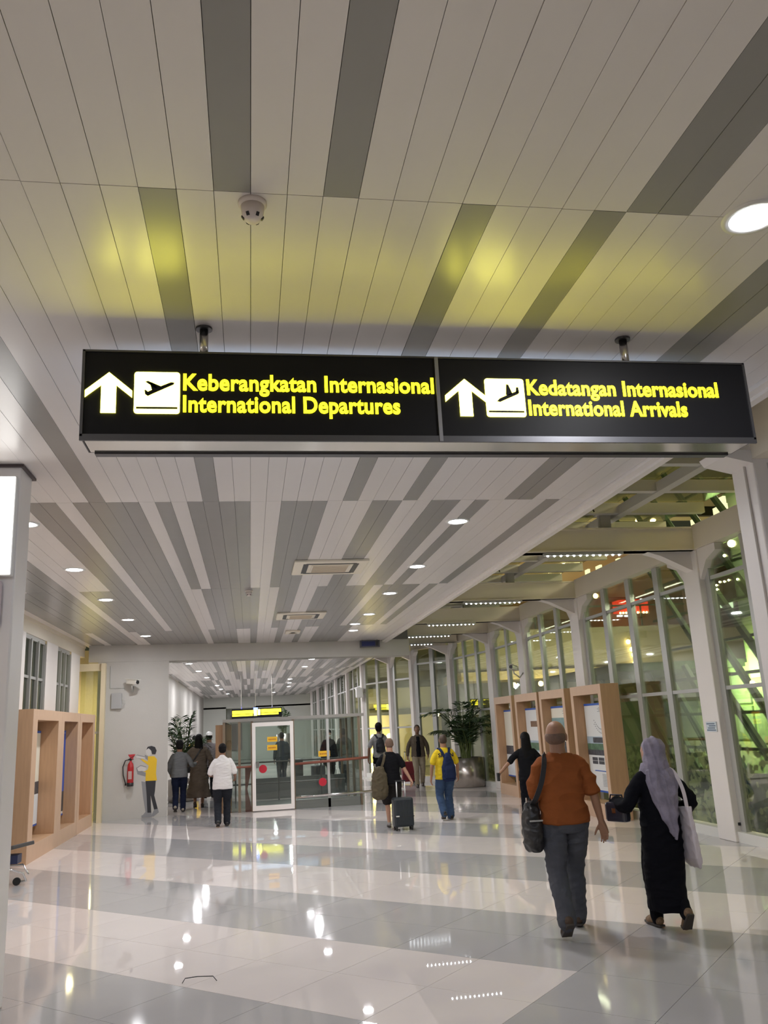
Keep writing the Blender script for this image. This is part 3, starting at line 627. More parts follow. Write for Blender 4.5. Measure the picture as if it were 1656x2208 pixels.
sg = decal('extinguisher_sign', [crop([(822, 730), (868, 727), (846, 768)])], PRED, None, 2); tag(sg, 'small red triangular sign above the fire extinguisher', 'sign')
fe = empty('fire_extinguisher', wpt(-2.78, 0.73, 0.09)); tag(fe, 'red fire extinguisher hanging on the white stub wall', 'fire extinguisher')
RED = mat('extinguisher_red', (0.45, 0.02, 0.025), 0.3)
MB().lathe([(0.062, 0.0), (0.072, 0.02), (0.074, 0.42), (0.06, 0.50), (0.028, 0.54), (0.024, 0.57)], n=22).build('cylinder', RED, fe, smooth=True)
MB().lathe([(0.076, 0.0), (0.077, 0.08)], n=22).build('base_band', BLACKP, fe, smooth=True)
MB().box(-0.04, 0.04, -0.078, -0.06, 0.16, 0.34).build('instruction_label', mat('label_pink', (0.50, 0.36, 0.34), 0.5), fe)
MB().box(-0.02, 0.02, -0.02, 0.02, 0.56, 0.62).bar((-0.06, -0.01, 0.60), (0.09, -0.01, 0.68), 0.02, 0.012).bar((-0.06, -0.01, 0.585), (0.07, -0.01, 0.60), 0.02, 0.012).build('valve', BLACKP, fe)
MB().tube([(-0.02, 0, 0.60), (-0.12, 0, 0.58), (-0.175, 0, 0.44), (-0.16, 0, 0.25), (-0.11, 0, 0.08), (-0.10, 0, 0.02)], [0.012, 0.012, 0.012, 0.012, 0.014, 0.022], 10).build('hose', BLACKP, fe, smooth=True)
MB().box(-0.06, 0.06, 0.07, 0.09, 0.35, 0.5).build('wall_bracket', ALU, fe)
def cctv(name, p, aim, label, arm):
    t = empty(name, p); tag(t, label, 'security camera')
    d = Vector(aim).normalized()
    MB().bar(-d * 0.14, d * 0.16, 0.10, 0.10).build('camera_body', mat('camera_white', (0.70, 0.68, 0.62), 0.4), t, bevel=0.012)
    MB().tube([d * 0.155, d * 0.185], 0.04, 14).build('lens', BLACKP, t)
    MB().bar(-d * 0.16 + Vector((0, 0, 0.06)), d * 0.22 + Vector((0, 0, 0.06)), 0.12, 0.012).build('sun_shield', MATS['camera_white'], t)
    MB().tube([(0, 0, -0.05), (0, 0, -0.13), Vector(arm) * 0.6 + Vector((0, 0, -0.16)), arm], 0.018, 8).build('mounting_arm', ALU, t, smooth=True)
cctv('security_camera', wpt(-2.80, 3.10, 0.28), (0.8, -0.55, -0.1), 'security camera on the white stub wall above the extinguisher', (0.0, 0.26, -0.10))
cctv('security_camera', Vector((6.42, 20.15, 3.02)), (-0.6, -0.75, 0.12), 'white security camera on the third window column above the booths', (0.27, 0.1, -0.12))
pipe = MB().tube([wpt(-3.28, 3.5, 0.012), wpt(-3.28, 2.98, 0.012), wpt(-2.95, 2.98, 0.012)], 0.012, 6).build('conduit_pipe', mat('conduit_grey', (0.5, 0.5, 0.48), 0.5)); tag(pipe, 'thin grey conduit running to the stub wall camera', 'conduit')
jb = empty('junction_box', wpt(-3.13, 2.50, 0.04)); tag(jb, 'small grey junction box on the stub wall left of the camera', 'junction box')
MB().box(-0.12, 0.12, -0.04, 0.03, 0, 0.36).build('casing', mat('box_grey', (0.42, 0.42, 0.42), 0.5), jb, bevel=0.008)
MB().tube([(0.12, -0.03, 0.22), (0.2, -0.03, 0.18), (0.2, -0.03, 0.1), (0.12, -0.03, 0.04)], 0.006, 6).build('cable', ALU, jb)
dp = at_y(796, 1390, 21.9); dsp = empty('hanging_display', (dp.x, 21.86, dp.z - 0.08)); tag(dsp, 'dark blue display box hanging at the right end of the bulkhead', 'display')
MB().box(-0.26, 0.26, -0.12, 0.0, 0, 0.18).build('casing', SIGNEDGE, dsp, bevel=0.005)
MB().box(-0.22, 0.14, -0.125, -0.12, 0.03, 0.15).build('screen', mat('screen_navy', (0.02, 0.03, 0.12), 0.2), dsp); MB().box(0.15, 0.22, -0.125, -0.12, 0.03, 0.15).build('keypad', BLACKP, dsp)
for sx_ in (-0.2, 0.2): MB().box(sx_ - 0.01, sx_ + 0.01, -0.08, -0.06, 0.17, 0.32).build('bracket', ALU, dsp)
spk = at_y(778, 1495, 31.3); wsp = empty('wall_speaker', (4.02, 31.45, spk.z - 0.15)); tag(wsp, 'white wall speaker on the corner column beyond the glass enclosure', 'speaker')
MB().box(-0.14, 0.12, -0.12, 0.12, 0, 0.36).build('cabinet', WHITEP, wsp, bevel=0.02); MB().tube([(0.12, 0, 0.16), (0.2, 0.02, 0.14)], 0.05, 10).build('swivel_mount', ALU, wsp)

# ------------------------------------------------------------------ glass enclosure of the stairwell
ge = empty('glass_enclosure', (0, 0, 0)); tag(ge, 'glass walled stair enclosure with brown frames and steel rails', 'enclosure')
EY = 20.95; EX = [-0.62, -0.26, 0.04, 1.02, 1.85, 2.62]; EYB = 25.2; HT = 2.06
BR = mat('bronze_frame', (0.25, 0.19, 0.13), 0.35, 0.5)
for x in EX:
    MB().box(x - 0.03, x + 0.03, EY - 0.03, EY + 0.03, 0, HT).build('post', BR if x not in (1.85,) else ALU, ge)
for x in (-0.62, 2.62):
    for y in (22.3, 23.7, EYB): MB().box(x - 0.03, x + 0.03, y - 0.03, y + 0.03, 0, HT).build('post', BR, ge)
MB().box(-0.82, -0.45, EY + 0.05, EY + 0.5, 0, HT - 0.05).build('side_post_panel', WOOD_D, ge)
MB().box(-0.65, 2.75, EY - 0.06, EY + 0.06, HT, HT + 0.07).box(-0.65, -0.57, EY, EYB, HT, HT + 0.07).box(2.58, 2.66, EY, EYB, HT, HT + 0.07).box(-0.65, 2.66, EYB - 0.05, EYB + 0.05, HT, HT + 0.07).build('top_rail', mat('top_rail_grey', (0.33, 0.31, 0.28), 0.3, 0.5), ge)
for a, c in ((-0.59, -0.29), (-0.23, 0.0), (1.06, 1.82), (1.88, 2.59)): MB().box(a, c, EY - 0.006, EY + 0.006, 0.03, HT).build('pane', GL_BOX, ge)
for x in (-0.62, 2.62):
    for y0, y1 in ((EY + 0.04, 22.26), (22.34, 23.66), (23.74, EYB - 0.04)): MB().box(x - 0.006, x + 0.006, y0, y1, 0.03, HT).build('pane', GL_BOX, ge)
for a, c in ((-0.58, 0.9), (0.95, 2.58)): MB().box(a, c, EYB - 0.006, EYB + 0.006, 0.03, HT).build('pane', GL_BOX, ge)
MB().tube([(1.05, EY - 0.1, 1.02), (2.80, EY - 0.1, 1.08)], 0.032, 12).build('handrail', RAILRED, ge, smooth=True)
MB().tube([(-0.62, EY - 0.08, 1.02), (0.02, EY - 0.08, 1.02)], 0.026, 12).build('handrail', RAILRED, ge, smooth=True)
MB().tube([(1.05, EY - 0.12, 0.26), (2.95, EY - 0.12, 0.30)], 0.03, 12).build('guard_rail', STEEL, ge, smooth=True)
MB().box(1.05, 2.6, EY - 0.03, EY + 0.1, 0, 0.2).build('kerb', mat('kerb_grey', (0.20, 0.21, 0.19), 0.4), ge)
MB().box(0.05, 2.6, 24.4, 24.44, 0.0, 0.55).build('inner_parapet', mat('parapet_grey', (0.12, 0.13, 0.12), 0.5), ge)
for z in (0.45, 1.0): MB().tube([(-0.55, 23.8, z), (2.55, 23.8, z)], 0.022, 8).build('inner_rail', mat('inner_rail_dark', (0.10, 0.10, 0.09), 0.4), ge)
for x in (-0.4, 0.75, 1.9): MB().tube([(x, 23.8, 0), (x, 23.8, 1.0)], 0.022, 8).build('inner_post', MATS['inner_rail_dark'], ge)
pit = MB().box(0.08, 2.56, EY + 0.1, 23.7, 0.002, 0.012).build('stair_mat', mat('dark_rubber_mat', (0.10, 0.11, 0.10), 0.5), ge)
MB().prism([(0, 0), (0.16, 0), (0.05, 0.5), (0.16, 1.02), (0, 1.02)], (-0.13, EY + 0.14, 0), (1, 0, 0), (0, 0, 1), (0, 1, 0), 0.06).build('newel', RAILRED, ge)
dr = MB().box(0.04, 0.12, EY - 0.11, EY - 0.05, 0.02, 2.02).box(0.94, 1.02, EY - 0.11, EY - 0.05, 0.02, 2.02).box(0.12, 0.94, EY - 0.11, EY - 0.05, 1.93, 2.02).box(0.12, 0.94, EY - 0.11, EY - 0.05, 0.02, 0.13).build('door', PAINT, ge)
MB().box(0.12, 0.94, EY - 0.085, EY - 0.077, 0.13, 1.93).build('pane', GL_BOX, dr)
MB().box(0.13, 0.20, EY - 0.16, EY - 0.12, 0.98, 1.12).build('handle', CHROME, dr)
SY = mat('sticker_yellow', (0.80, 0.46, 0.02), 0.5); SR = mat('sticker_red', (0.50, 0.01, 0.03), 0.45)
def stick(x, z, w_, h_, Y, p):
    o = MB().box(x - w_ / 2, x + w_ / 2, Y - 0.004, Y, z - h_ / 2, z + h_ / 2).build('yellow_sticker', SY, p)
    m = MB()
    for j in range(5): m.box(x - w_ * 0.38 + j * w_ * 0.155, x - w_ * 0.38 + j * w_ * 0.155 + w_ * 0.11, Y - 0.006, Y - 0.004, z - h_ * 0.15, z + h_ * 0.12)
    m.build('print', mat('print_orange', (0.45, 0.16, 0.02), 0.5), o)
a = at_y(587, 1594, EY - 0.1); stick(a.x, a.z, 0.235, 0.115, EY - 0.088, dr); a = at_y(587, 1612, EY - 0.1); stick(a.x, a.z, 0.235, 0.125, EY - 0.088, dr)
a = at_y(699, 1625, EY); stick(a.x, a.z, 0.28, 0.13, EY - 0.008, ge)
def dot(px, py, Y, p):
    a = at_y(px, py, Y); MB().tube([(a.x, Y, a.z), (a.x, Y - 0.004, a.z)], 0.095, 24).build('red_dot', SR, p)
dot(567, 1658, EY - 0.088, dr); dot(696, 1686, EY - 0.008, ge)

# second illuminated sign far down the corridor
fs = at_y(554, 1538, 34.0); s2 = empty('overhead_sign', (fs.x, 34.0, fs.z - 0.17)); tag(s2, 'small far hanging sign with two yellow lines above the glass enclosure', 'sign')
MB().box(-0.97, 0.97, 0, 0.22, 0, 0.36).build('housing', SIGNBLK, s2)
YF = emit_mat('far_sign_yellow', (1.0, 0.86, 0.03), 3.0)
MB().box(-0.95, -0.12, -0.01, 0, 0.17, 0.30).build('lettering', YF, s2); MB().box(-0.95, -0.16, -0.01, 0, 0.08, 0.15).build('lettering', YF, s2)
MB().box(0.16, 0.94, -0.01, 0, 0.19, 0.32).build('lettering', YF, s2); MB().box(0.16, 0.84, -0.01, 0, 0.10, 0.17).build('lettering', YF, s2)
MB().box(-0.12, 0.0, -0.01, 0, 0.08, 0.30).box(0.03, 0.13, -0.01, 0, 0.10, 0.32).build('pictogram_plate', YELW, s2)
for x in (-0.6, 0.6): MB().tube([(x, 0.1, 0.35), (x, 0.1, ZC - fs.z + 0.17)], 0.02, 8).build('hanger_rod', STEEL, s2)
sb = MB().box(-0.08, 0.08, 0, 0.1, 0, 0.08).build('indicator_light', emit_mat('blue_indicator', (0.05, 0.08, 1.0), 14.0)); sbp = at_y(551, 1528, 33.5); sb.location = sbp - Vector((0, 0, 0.04)); tag(sb, 'tiny blue indicator light above the far sign', 'indicator')
MB().tube([(0, 0.05, 0.08), (0, 0.05, ZC - sbp.z + 0.04)], 0.008, 6).build('drop_rod', STEEL, sb)

# wire scrap on the floor
a = at_z(430, 2120); wsn = MB().tube([(-0.13, 0.02, 0.006), (-0.11, 0.05, 0.03), (-0.02, 0.05, 0.035), (0.1, 0.04, 0.03), (0.13, 0.0, 0.006)], 0.0035, 6).build('wire_scrap', BLACKP, loc=(a.x, a.y, 0)); tag(wsn, 'thin bent dark wire lying on the floor in the foreground', 'wire')
#PART3
# ------------------------------------------------------------------ outside
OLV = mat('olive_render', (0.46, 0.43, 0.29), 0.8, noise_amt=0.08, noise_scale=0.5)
GRNW = mat('green_glazed_wall', (0.26, 0.37, 0.16), 0.5, noise_amt=0.25, noise_scale=0.9)
STG = mat('dark_green_steel', (0.07, 0.10, 0.055), 0.5)
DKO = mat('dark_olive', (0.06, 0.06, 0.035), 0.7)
fa = empty('facade_building', (16, 34, 0)); tag(fa, 'olive building across the gap with a lit gallery, seen through the right windows', 'building')
def fbox(x0, x1, y0, y1, z0, z1, m, n): return MB().box(x0 - 16, x1 - 16, y0 - 34, y1 - 34, z0, z1).build(n, m, fa)
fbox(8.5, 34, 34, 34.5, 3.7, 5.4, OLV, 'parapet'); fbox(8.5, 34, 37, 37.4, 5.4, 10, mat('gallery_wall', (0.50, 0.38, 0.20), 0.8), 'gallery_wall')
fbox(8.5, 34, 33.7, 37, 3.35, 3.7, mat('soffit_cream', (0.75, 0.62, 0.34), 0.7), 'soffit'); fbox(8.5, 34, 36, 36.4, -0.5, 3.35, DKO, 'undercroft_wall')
fbox(18.8, 21.2, 33.6, 34.0, 5.2, 7.4, mat('brown_panel', (0.13, 0.09, 0.07), 0.6), 'brown_panel')
fbox(8.5, 34, 33.5, 37.4, 9.0, 9.3, OLV, 'roof_slab')
for k in range(10): fbox(9.5 + k * 2.4, 9.56 + k * 2.4, 33.9, 33.96, 5.4, 6.3, STG, 'railing_post')
fbox(8.5, 34, 33.9, 33.95, 6.25, 6.32, STG, 'railing')
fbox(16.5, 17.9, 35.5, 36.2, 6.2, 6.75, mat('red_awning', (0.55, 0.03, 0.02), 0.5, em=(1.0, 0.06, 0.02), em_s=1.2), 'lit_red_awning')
WG = emit_mat('warm_bulb_glow', (1.0, 0.75, 0.32), 14.0); WG2 = emit_mat('cool_tube_glow', (0.75, 0.9, 1.0), 9.0); WG3 = emit_mat('floodlight_glow', (1.0, 0.95, 0.5), 30.0)
for k in range(10): MB().ball((16.5 - 16 + k * 0.14, -0.55 + 2, 6.15), 0.05, 8, 5).build('bulb', WG, fa)
for k, (px, py) in enumerate([(1354, 1384), (1362, 1400), (1366, 1412), (1369, 1430), (1371, 1438)]):
    a = at_y(px, py, 33.9); MB().ball((a.x - 16, -0.12, a.z), 0.10, 8, 5).build('bulb', WG, fa)
for px, py in ((1108, 1477), (1166, 1474), (1284, 1285)): a = at_y(px, py, 33.5); MB().ball((a.x - 16, -0.5, a.z), 0.11, 8, 5).build('bulb', WG, fa)
for p, q in (((1360, 1455), (1385, 1449)), ((1110, 1484), (1118, 1475)), ((1418, 1440), (1430, 1460))):
    a = at_y(*p, 33.4); c = at_y(*q, 33.4); MB().bar((a.x - 16, -0.6, a.z), (c.x - 16, -0.6, c.z), 0.05, 0.09).build('tube_light', WG2, fa)
for px in (1310, 1336, 1352): a = at_y(px, 1328, 33.6); MB().box(a.x - 16 - 0.1, a.x - 16 + 0.1, -0.45, -0.35, a.z - 0.03, a.z + 0.03).build('tube_light', WG2, fa)

gw = empty('green_glass_pavilion', (13.0, 15, 0)); tag(gw, 'green lit pavilion with leaning steel lattice outside the nearest windows', 'pavilion')
MB().box(-0.1, 0.1, -13, 5.5, -0.3, 7.5).box(-0.1, 0.1, 5.5, 11, -0.3, 2.95).build('wall_panel', GRNW, gw)
MB().box(-3.6, 0.1, 5.6, 11, 2.85, 3.05).build('low_roof', STG, gw)
k = 0
for y in np.arange(-10, 10.6, 1.05):
    h = 7.2 if y < 3.0 else 2.9
    MB().tube([(-1.6, y - 0.15 * h / 2, -0.1), (-3.4 if h > 5 else -2.2, y + 0.42 * h, h)], 0.075, 6).build('leaning_strut', STG, gw)
    MB().tube([(-1.6, y + 0.22 - 0.15 * h / 2, -0.1), (-3.2 if h > 5 else -2.1, y + 0.30 + 0.42 * h, h)], 0.05, 6).build('leaning_strut', STG, gw)
for z in (0.9, 1.7, 2.55): MB().bar((-1.9 - z * 0.12, -12, z), (-1.9 - z * 0.12, 11, z), 0.05, 0.07).build('horizontal_tube', STG, gw)
for z in (3.3, 4.1, 4.9, 5.8, 6.6): MB().bar((-1.9 - z * 0.15, -12, z), (-1.9 - z * 0.15, 5.6, z), 0.05, 0.06).build('horizontal_tube', STG, gw)
PNL = [mat('green_pane_a', (0.32, 0.37, 0.21), 0.4), mat('green_pane_b', (0.15, 0.20, 0.12), 0.4), mat('green_pane_c', (0.38, 0.41, 0.22), 0.4), mat('green_pane_d', (0.30, 0.36, 0.27), 0.5)]
rp = random.Random(8)
for j in range(13):
    for q in range(9):
        y0 = -12.5 + j * 1.38; z0 = 0.1 + q * 0.81
        MB().box(-0.16, -0.11, y0, y0 + 1.28, z0, z0 + 0.75).build('wall_pane', PNL[rp.choice([0, 0, 1, 3, 2, 1])], gw)
for j in range(4):
    for q in range(3):
        y0 = 5.5 + j * 1.36; z0 = 0.1 + q * 0.9
        MB().box(-0.16, -0.11, y0, y0 + 1.28, z0, z0 + 0.83).build('wall_pane', PNL[rp.choice([0, 1, 3, 2])], gw)
def glow(px, py, X, r, m, n): a = at_x(px, py, X); MB().ball((a.x - 13.0, a.y - 15, a.z), r, 10, 7).build(n, m, gw)
glow(1577, 1172, 9.6, 0.075, WG3, 'floodlight'); glow(1562, 1198, 9.6, 0.03, WG3, 'spot'); glow(1622, 1472, 10.4, 0.05, WG, 'spot'); glow(1530, 1462, 10.4, 0.02, WG, 'spot')
for px, py in ((1545, 1262), (1552, 1255), (1562, 1254), (1571, 1251), (1590, 1249), (1546, 1271), (1443, 1190), (1460, 1180)): glow(px, py, 10.2, 0.022, WG3, 'spot')
for (x0, y0, x1, y1) in ((1553, 1300, 1566, 1308), (1570, 1297, 1580, 1310)):
    a = at_x(x0, y0, 11.5); c = at_x(x1, y1, 11.5); MB().box(-1.52, -1.48, min(a.y, c.y) - 15, max(a.y, c.y) - 15, min(a.z, c.z), max(a.z, c.z)).build('lit_window', emit_mat('lit_window_glow', (0.8, 1.0, 0.7), 1.6), gw)

# upper canopy building seen through the glass roof
cu = empty('canopy_building', (12, 14, 0)); tag(cu, 'olive canopy and lit windows above the glass roof', 'building')
MB().box(-9.5, 9, -14, 14, 8.6, 8.8).build('canopy', mat('canopy_olive', (0.44, 0.38, 0.19), 0.8, noise_amt=0.25, noise_scale=0.4), cu)
for k in range(9): MB().box(-9.5, 9, -12 + k * 3.0, -11.8 + k * 3.0, 8.3, 8.6).build('canopy_rib', DKO, cu)
LWN = emit_mat('lit_strip_glow', (0.95, 0.95, 0.45), 1.1)
for (x0, y0, x1, y1, zz) in ((1538, 1097, 1568, 1110, 7.2), (1490, 1122, 1502, 1135, 7.2), (1548, 1075, 1562, 1084, 7.6), (1328, 1206, 1336, 1216, 6.4), (1262, 1230, 1270, 1238, 6.2), (1285, 1222, 1296, 1232, 6.2)):
    a = at_x(x0, y0, 10.5); c = at_x(x1, y1, 10.5); MB().box(-1.52, -1.45, min(a.y, c.y) - 14, max(a.y, c.y) - 14, min(a.z, c.z), max(a.z, c.z)).build('lit_window', LWN, cu)
for px, py in ((1150, 1210), (1215, 1217), (1120, 1222), (1376, 1122), (1408, 1122)):
    a = at_z(px, py, 8.2); MB().ball((a.x - 12, a.y - 14, 8.2), (0.10, 0.10, 0.05), 10, 6).build('canopy_lamp', WG, cu)

# shop lights and shrine glow at the bend
sh = empty('lit_shopfront', (6.5, 37, 0)); tag(sh, 'warm yellow lit shopfront outside the bend of the window wall', 'shopfront')
MB().box(-2.0, 1.8, 0, 0.3, 0, 2.2).build('counter_wall', mat('shop_cream', (0.72, 0.64, 0.42), 0.7), sh); MB().box(-2.0, 1.8, 0, 0.3, 2.2, 2.45).build('fascia', DKO, sh)
MB().box(-2.0, 1.8, 0.2, 0.5, 2.45, 6.5).build('upper_wall', mat('shop_upper', (0.50, 0.47, 0.33), 0.8), sh)
MB().box(-2.0, 1.8, -0.5, 0.2, 3.35, 3.6).build('ledge', DKO, sh)
for k, (px, py) in enumerate([(805, 1590), (812, 1605), (808, 1620), (815, 1640), (804, 1652), (840, 1588)]):
    a = at_y(px, py, 36.6); MB().ball((a.x - 6.5, -0.4, a.z), 0.14, 8, 5).build('bulb', WG, sh)
area_light('shop_lamp', (5.2, 36.2, 2.0), 28, 0.8, (1.0, 0.80, 0.40), (0, 1, -0.3))
lamp = empty('lantern', at_y(941, 1540, 29.6)); tag(lamp, 'glowing warm lantern outside the glass left of the palm', 'lantern')
MB().ball((0, 0, 0), 0.10, 12, 8).build('globe', emit_mat('lantern_glow', (1.0, 0.80, 0.40), 40.0), lamp); MB().tube([(0, 0, -0.09), (0, 0, -2.6)], 0.03, 8).build('post', STG, lamp)

# leaf hedge just outside the glass
def leaf_poly(c, u, v, L, W):
    return [c, c + u * L * 0.35 + v * W * 0.5, c + u * L * 0.75 + v * W * 0.38, c + u * L, c + u * L * 0.75 - v * W * 0.38, c + u * L * 0.35 - v * W * 0.5]
rl = random.Random(5)
def hedge(y0, y1, x, label, n):
    t = empty('garden_hedge', (x, (y0 + y1) / 2, 0)); tag(t, label, 'hedge')
    b = MB(); b2 = MB()
    for i in range(n):
        z = 1.15 * (rl.random() ** 1.35); y = rl.uniform(y0, y1) - (y0 + y1) / 2; xx = rl.uniform(-0.10, 0.10)
        a = rl.uniform(0, 2 * PI); u = Vector((rl.uniform(-0.3, 0.3), math.cos(a), math.sin(a))).normalized(); v = u.cross(Vector((1, 0, 0))).normalized()
        L = rl.uniform(0.10, 0.19); W = L * rl.uniform(0.45, 0.7)
        for bb in ((b,) if rl.random() < 0.75 else (b2,)):
            c = Vector((xx, y, z + 0.02)); n0 = len(bb.v); P = leaf_poly(c, u, v, L, W); bb.add(P, [(0, 1, 2, 3), (0, 3, 4, 5)])
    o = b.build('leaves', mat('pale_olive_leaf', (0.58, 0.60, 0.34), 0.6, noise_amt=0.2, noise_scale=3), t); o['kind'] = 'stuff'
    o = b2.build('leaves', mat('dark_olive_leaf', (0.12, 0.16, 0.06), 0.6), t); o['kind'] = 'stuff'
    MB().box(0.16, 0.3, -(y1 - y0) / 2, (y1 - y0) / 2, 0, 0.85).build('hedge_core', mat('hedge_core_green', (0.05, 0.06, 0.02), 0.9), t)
    b3 = MB()
    for i in range(int((y1 - y0) / 0.7)):
        y = rl.uniform(y0, y1) - (y0 + y1) / 2; pts = [Vector((0, y, 0))]
        for q in range(7): pts.append(pts[-1] + Vector((rl.uniform(-0.03, 0.03), rl.uniform(-0.08, 0.1), 0.26)))
        if i % 3 == 0: b3.tube(pts, [0.02 - 0.002 * q for q in range(8)], 5)
    if b3.v: b3.build('twigs', mat('dark_twig', (0.08, 0.07, 0.05), 0.8), t)['kind'] = 'stuff'
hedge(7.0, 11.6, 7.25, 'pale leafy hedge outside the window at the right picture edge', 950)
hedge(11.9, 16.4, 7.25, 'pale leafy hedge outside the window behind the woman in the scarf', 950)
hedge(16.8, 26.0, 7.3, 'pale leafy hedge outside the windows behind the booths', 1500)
gp = MB().box(8.2, 34, -10, 60, -0.35, -0.2).box(-14, -6, -10, 60, -0.35, -0.2).build('ground', mat('night_ground', (0.08, 0.08, 0.05), 0.8)); tag(gp, 'dark ground outside the windows', 'ground', kind='structure')

# ------------------------------------------------------------------ potted palms
POTM = mat('pot_steel', (0.48, 0.43, 0.39), 0.25, 0.9, noise_amt=0.15, noise_scale=12, stretch=(1, 1, 0.05)); SOIL = mat('soil', (0.05, 0.035, 0.025), 0.9)
LF = mat('palm_leaf', (0.035, 0.075, 0.025), 0.5, noise_amt=0.4, noise_scale=6); LF2 = mat('palm_stem', (0.11, 0.14, 0.04), 0.5)
def palm(x, y, h, pot_r, pot_h, nf, label, seed, spread=0.9, name='potted_palm', rz0=0.0):
    r = random.Random(seed); t = empty(name, (x, y, 0)); tag(t, label, 'potted palm')
    MB().lathe([(pot_r * 0.93, 0), (pot_r, 0.03), (pot_r, pot_h), (pot_r - 0.03, pot_h), (pot_r - 0.03, pot_h - 0.05)], n=36).build('pot', POTM, t, smooth=True)
    MB().lathe([(pot_r - 0.03, pot_h - 0.07), (0.02, pot_h - 0.05)], n=24).build('soil', SOIL, t)
    for k in range(nf):
        a = rz0 + 2 * PI * k / nf * 2.4 + r.uniform(-0.3, 0.3); reach = spread * r.uniform(0.35, 1.0); top = h * r.uniform(0.62, 1.0)
        if k < 4: reach *= 0.35; top = h * r.uniform(0.88, 1.0)
        b = MB(); pts = []; base = Vector((0.12 * math.cos(a * 1.7), 0.12 * math.sin(a * 1.7), pot_h - 0.06)); n = 12
        for i in range(n + 1):
            u = i / n; rr_ = reach * (u ** 1.7); z = pot_h - 0.06 + (top - pot_h) * (1.12 * u - 0.22 * u ** 3 * (1.2 + reach)) ; pts.append(base + Vector((rr_ * math.cos(a), rr_ * math.sin(a), z - pot_h + 0.06)))
        b.mi = 1; b.tube(pts, [0.016 * (1 - 0.8 * i / n) + 0.003 for i in range(n + 1)], 5); b.mi = 0
        for i in range(4, n + 1):
            for s2 in (0.0, 0.5):
                if i == n and s2: continue
                u = (i + s2) / n; p = pts[i] if not s2 else (pts[i] + pts[i + 1]) / 2
                d = (pts[min(i + 1, n)] - pts[i - 1]).normalized(); side = d.cross(Vector((0, 0, 1)))
                side = side.normalized() if side.length > 0.05 else Vector((-math.sin(a), math.cos(a), 0))
                LL = 0.42 * (1 - 0.5 * abs(u - 0.62) / 0.4) * (h - pot_h) / 2.1
                for sd in (-1, 1):
                    e = (side * sd * 0.8 + d * 0.62 + Vector((0, 0, -0.10 + 0.25 * r.uniform(-1, 1)))).normalized(); wv = e.cross(Vector((0.1, 0.2, 1))).normalized() * 0.022
                    q = p + e * LL * 0.5 + Vector((0, 0, -0.01)); z = p + e * LL + Vector((0, 0, -0.10 * LL - 0.03))
                    b.add([p, q + wv, z, q - wv], [(0, 1, 2, 3)])
        b.build('frond', [LF, LF2], t)
    return t
palm(6.10, 24.25, 2.95, 0.50, 0.80, 34, 'large palm in a wide steel pot beside the display booths', 3, 1.05)
palm(-1.95, 25.6, 2.95, 0.38, 0.6, 18, 'tall palm beyond the stub wall behind the man in grey', 9, 1.0)
palm(1.75, 46.0, 3.35, 0.4, 1.6, 12, 'small far palm behind the glass enclosure', 12, 0.6)
#PART4
# ------------------------------------------------------------------ people
def finish_mesh(name, mb, voxel, m, parent, iters=4, disp=0.0, dscale=9.0, dstretch=(1, 1, 1), mats=None):
    me = bpy.data.meshes.new(name); me.from_pydata(mb.v, [], mb.f)
    bm = bmesh.new(); bm.from_mesh(me); bmesh.ops.recalc_face_normals(bm, faces=bm.faces[:]); bm.to_mesh(me); bm.free()
    o = bpy.data.objects.new(name, me); COL.objects.link(o)
    r = o.modifiers.new('r', 'REMESH'); r.mode = 'VOXEL'; r.voxel_size = voxel; r.adaptivity = 0.0
    s = o.modifiers.new('s', 'SMOOTH'); s.factor = 0.6; s.iterations = iters
    dg = bpy.context.evaluated_depsgraph_get(); dg.update()
    nm = bpy.data.meshes.new_from_object(o.evaluated_get(dg)); o.modifiers.clear(); o.data = nm; bpy.data.meshes.remove(me); nm.name = name
    n = len(nm.vertices)
    if disp and n:
        co = np.empty(n * 3); nm.vertices.foreach_get('co', co); no = np.empty(n * 3); nm.vertices.foreach_get('normal', no)
        co = co.reshape(-1, 3); no = no.reshape(-1, 3); d = np.empty(n); sx, sy, sz = dstretch
        for i in range(n):
            x, y, z = co[i]; v = noise.noise(Vector((x * dscale * sx + 0.6 * z * dscale, y * dscale * sy, z * dscale * sz - 0.5 * x * dscale)))
            d[i] = (1 - abs(v) * 2.2)
        co += no * (d * disp)[:, None]; nm.vertices.foreach_set('co', co.ravel())
    nm.materials.clear(); nm.materials.append(m); nm.polygons.foreach_set('use_smooth', [True] * len(nm.polygons)); nm.update()
    o.parent = parent; return o
def loft(mb, rings, n=24, ex=2.3):
    vs = []
    for cx, cy, cz, rx, ry in rings:
        for j in range(n):
            t = 2 * PI * j / n; c, s_ = math.cos(t), math.sin(t)
            vs.append((cx + rx * math.copysign(abs(c) ** (2 / ex), c), cy + ry * math.copysign(abs(s_) ** (2 / ex), s_), cz))
    k = len(rings); fs = [(i * n + j, i * n + (j + 1) % n, (i + 1) * n + (j + 1) % n, (i + 1) * n + j) for i in range(k - 1) for j in range(n)]
    fs += [tuple(reversed(range(n))), tuple((k - 1) * n + j for j in range(n))]
    mb.add(vs, fs)
def spl(pts, rad, sub=4):
    """smooth chain through joints"""
    P = [Vector(p) for p in pts]; out = []; ro = []
    for i in range(len(P) - 1):
        p0, p1, p2, p3 = P[max(i - 1, 0)], P[i], P[i + 1], P[min(i + 2, len(P) - 1)]
        for j in range(sub):
            t = j / sub; out.append(0.5 * ((2 * p1) + (p2 - p0) * t + (2 * p0 - 5 * p1 + 4 * p2 - p3) * t * t + (3 * p1 - p0 - 3 * p2 + p3) * t ** 3)); ro.append(rad[i] * (1 - t) + rad[i + 1] * t)
    out.append(P[-1]); ro.append(rad[-1]); return out, ro
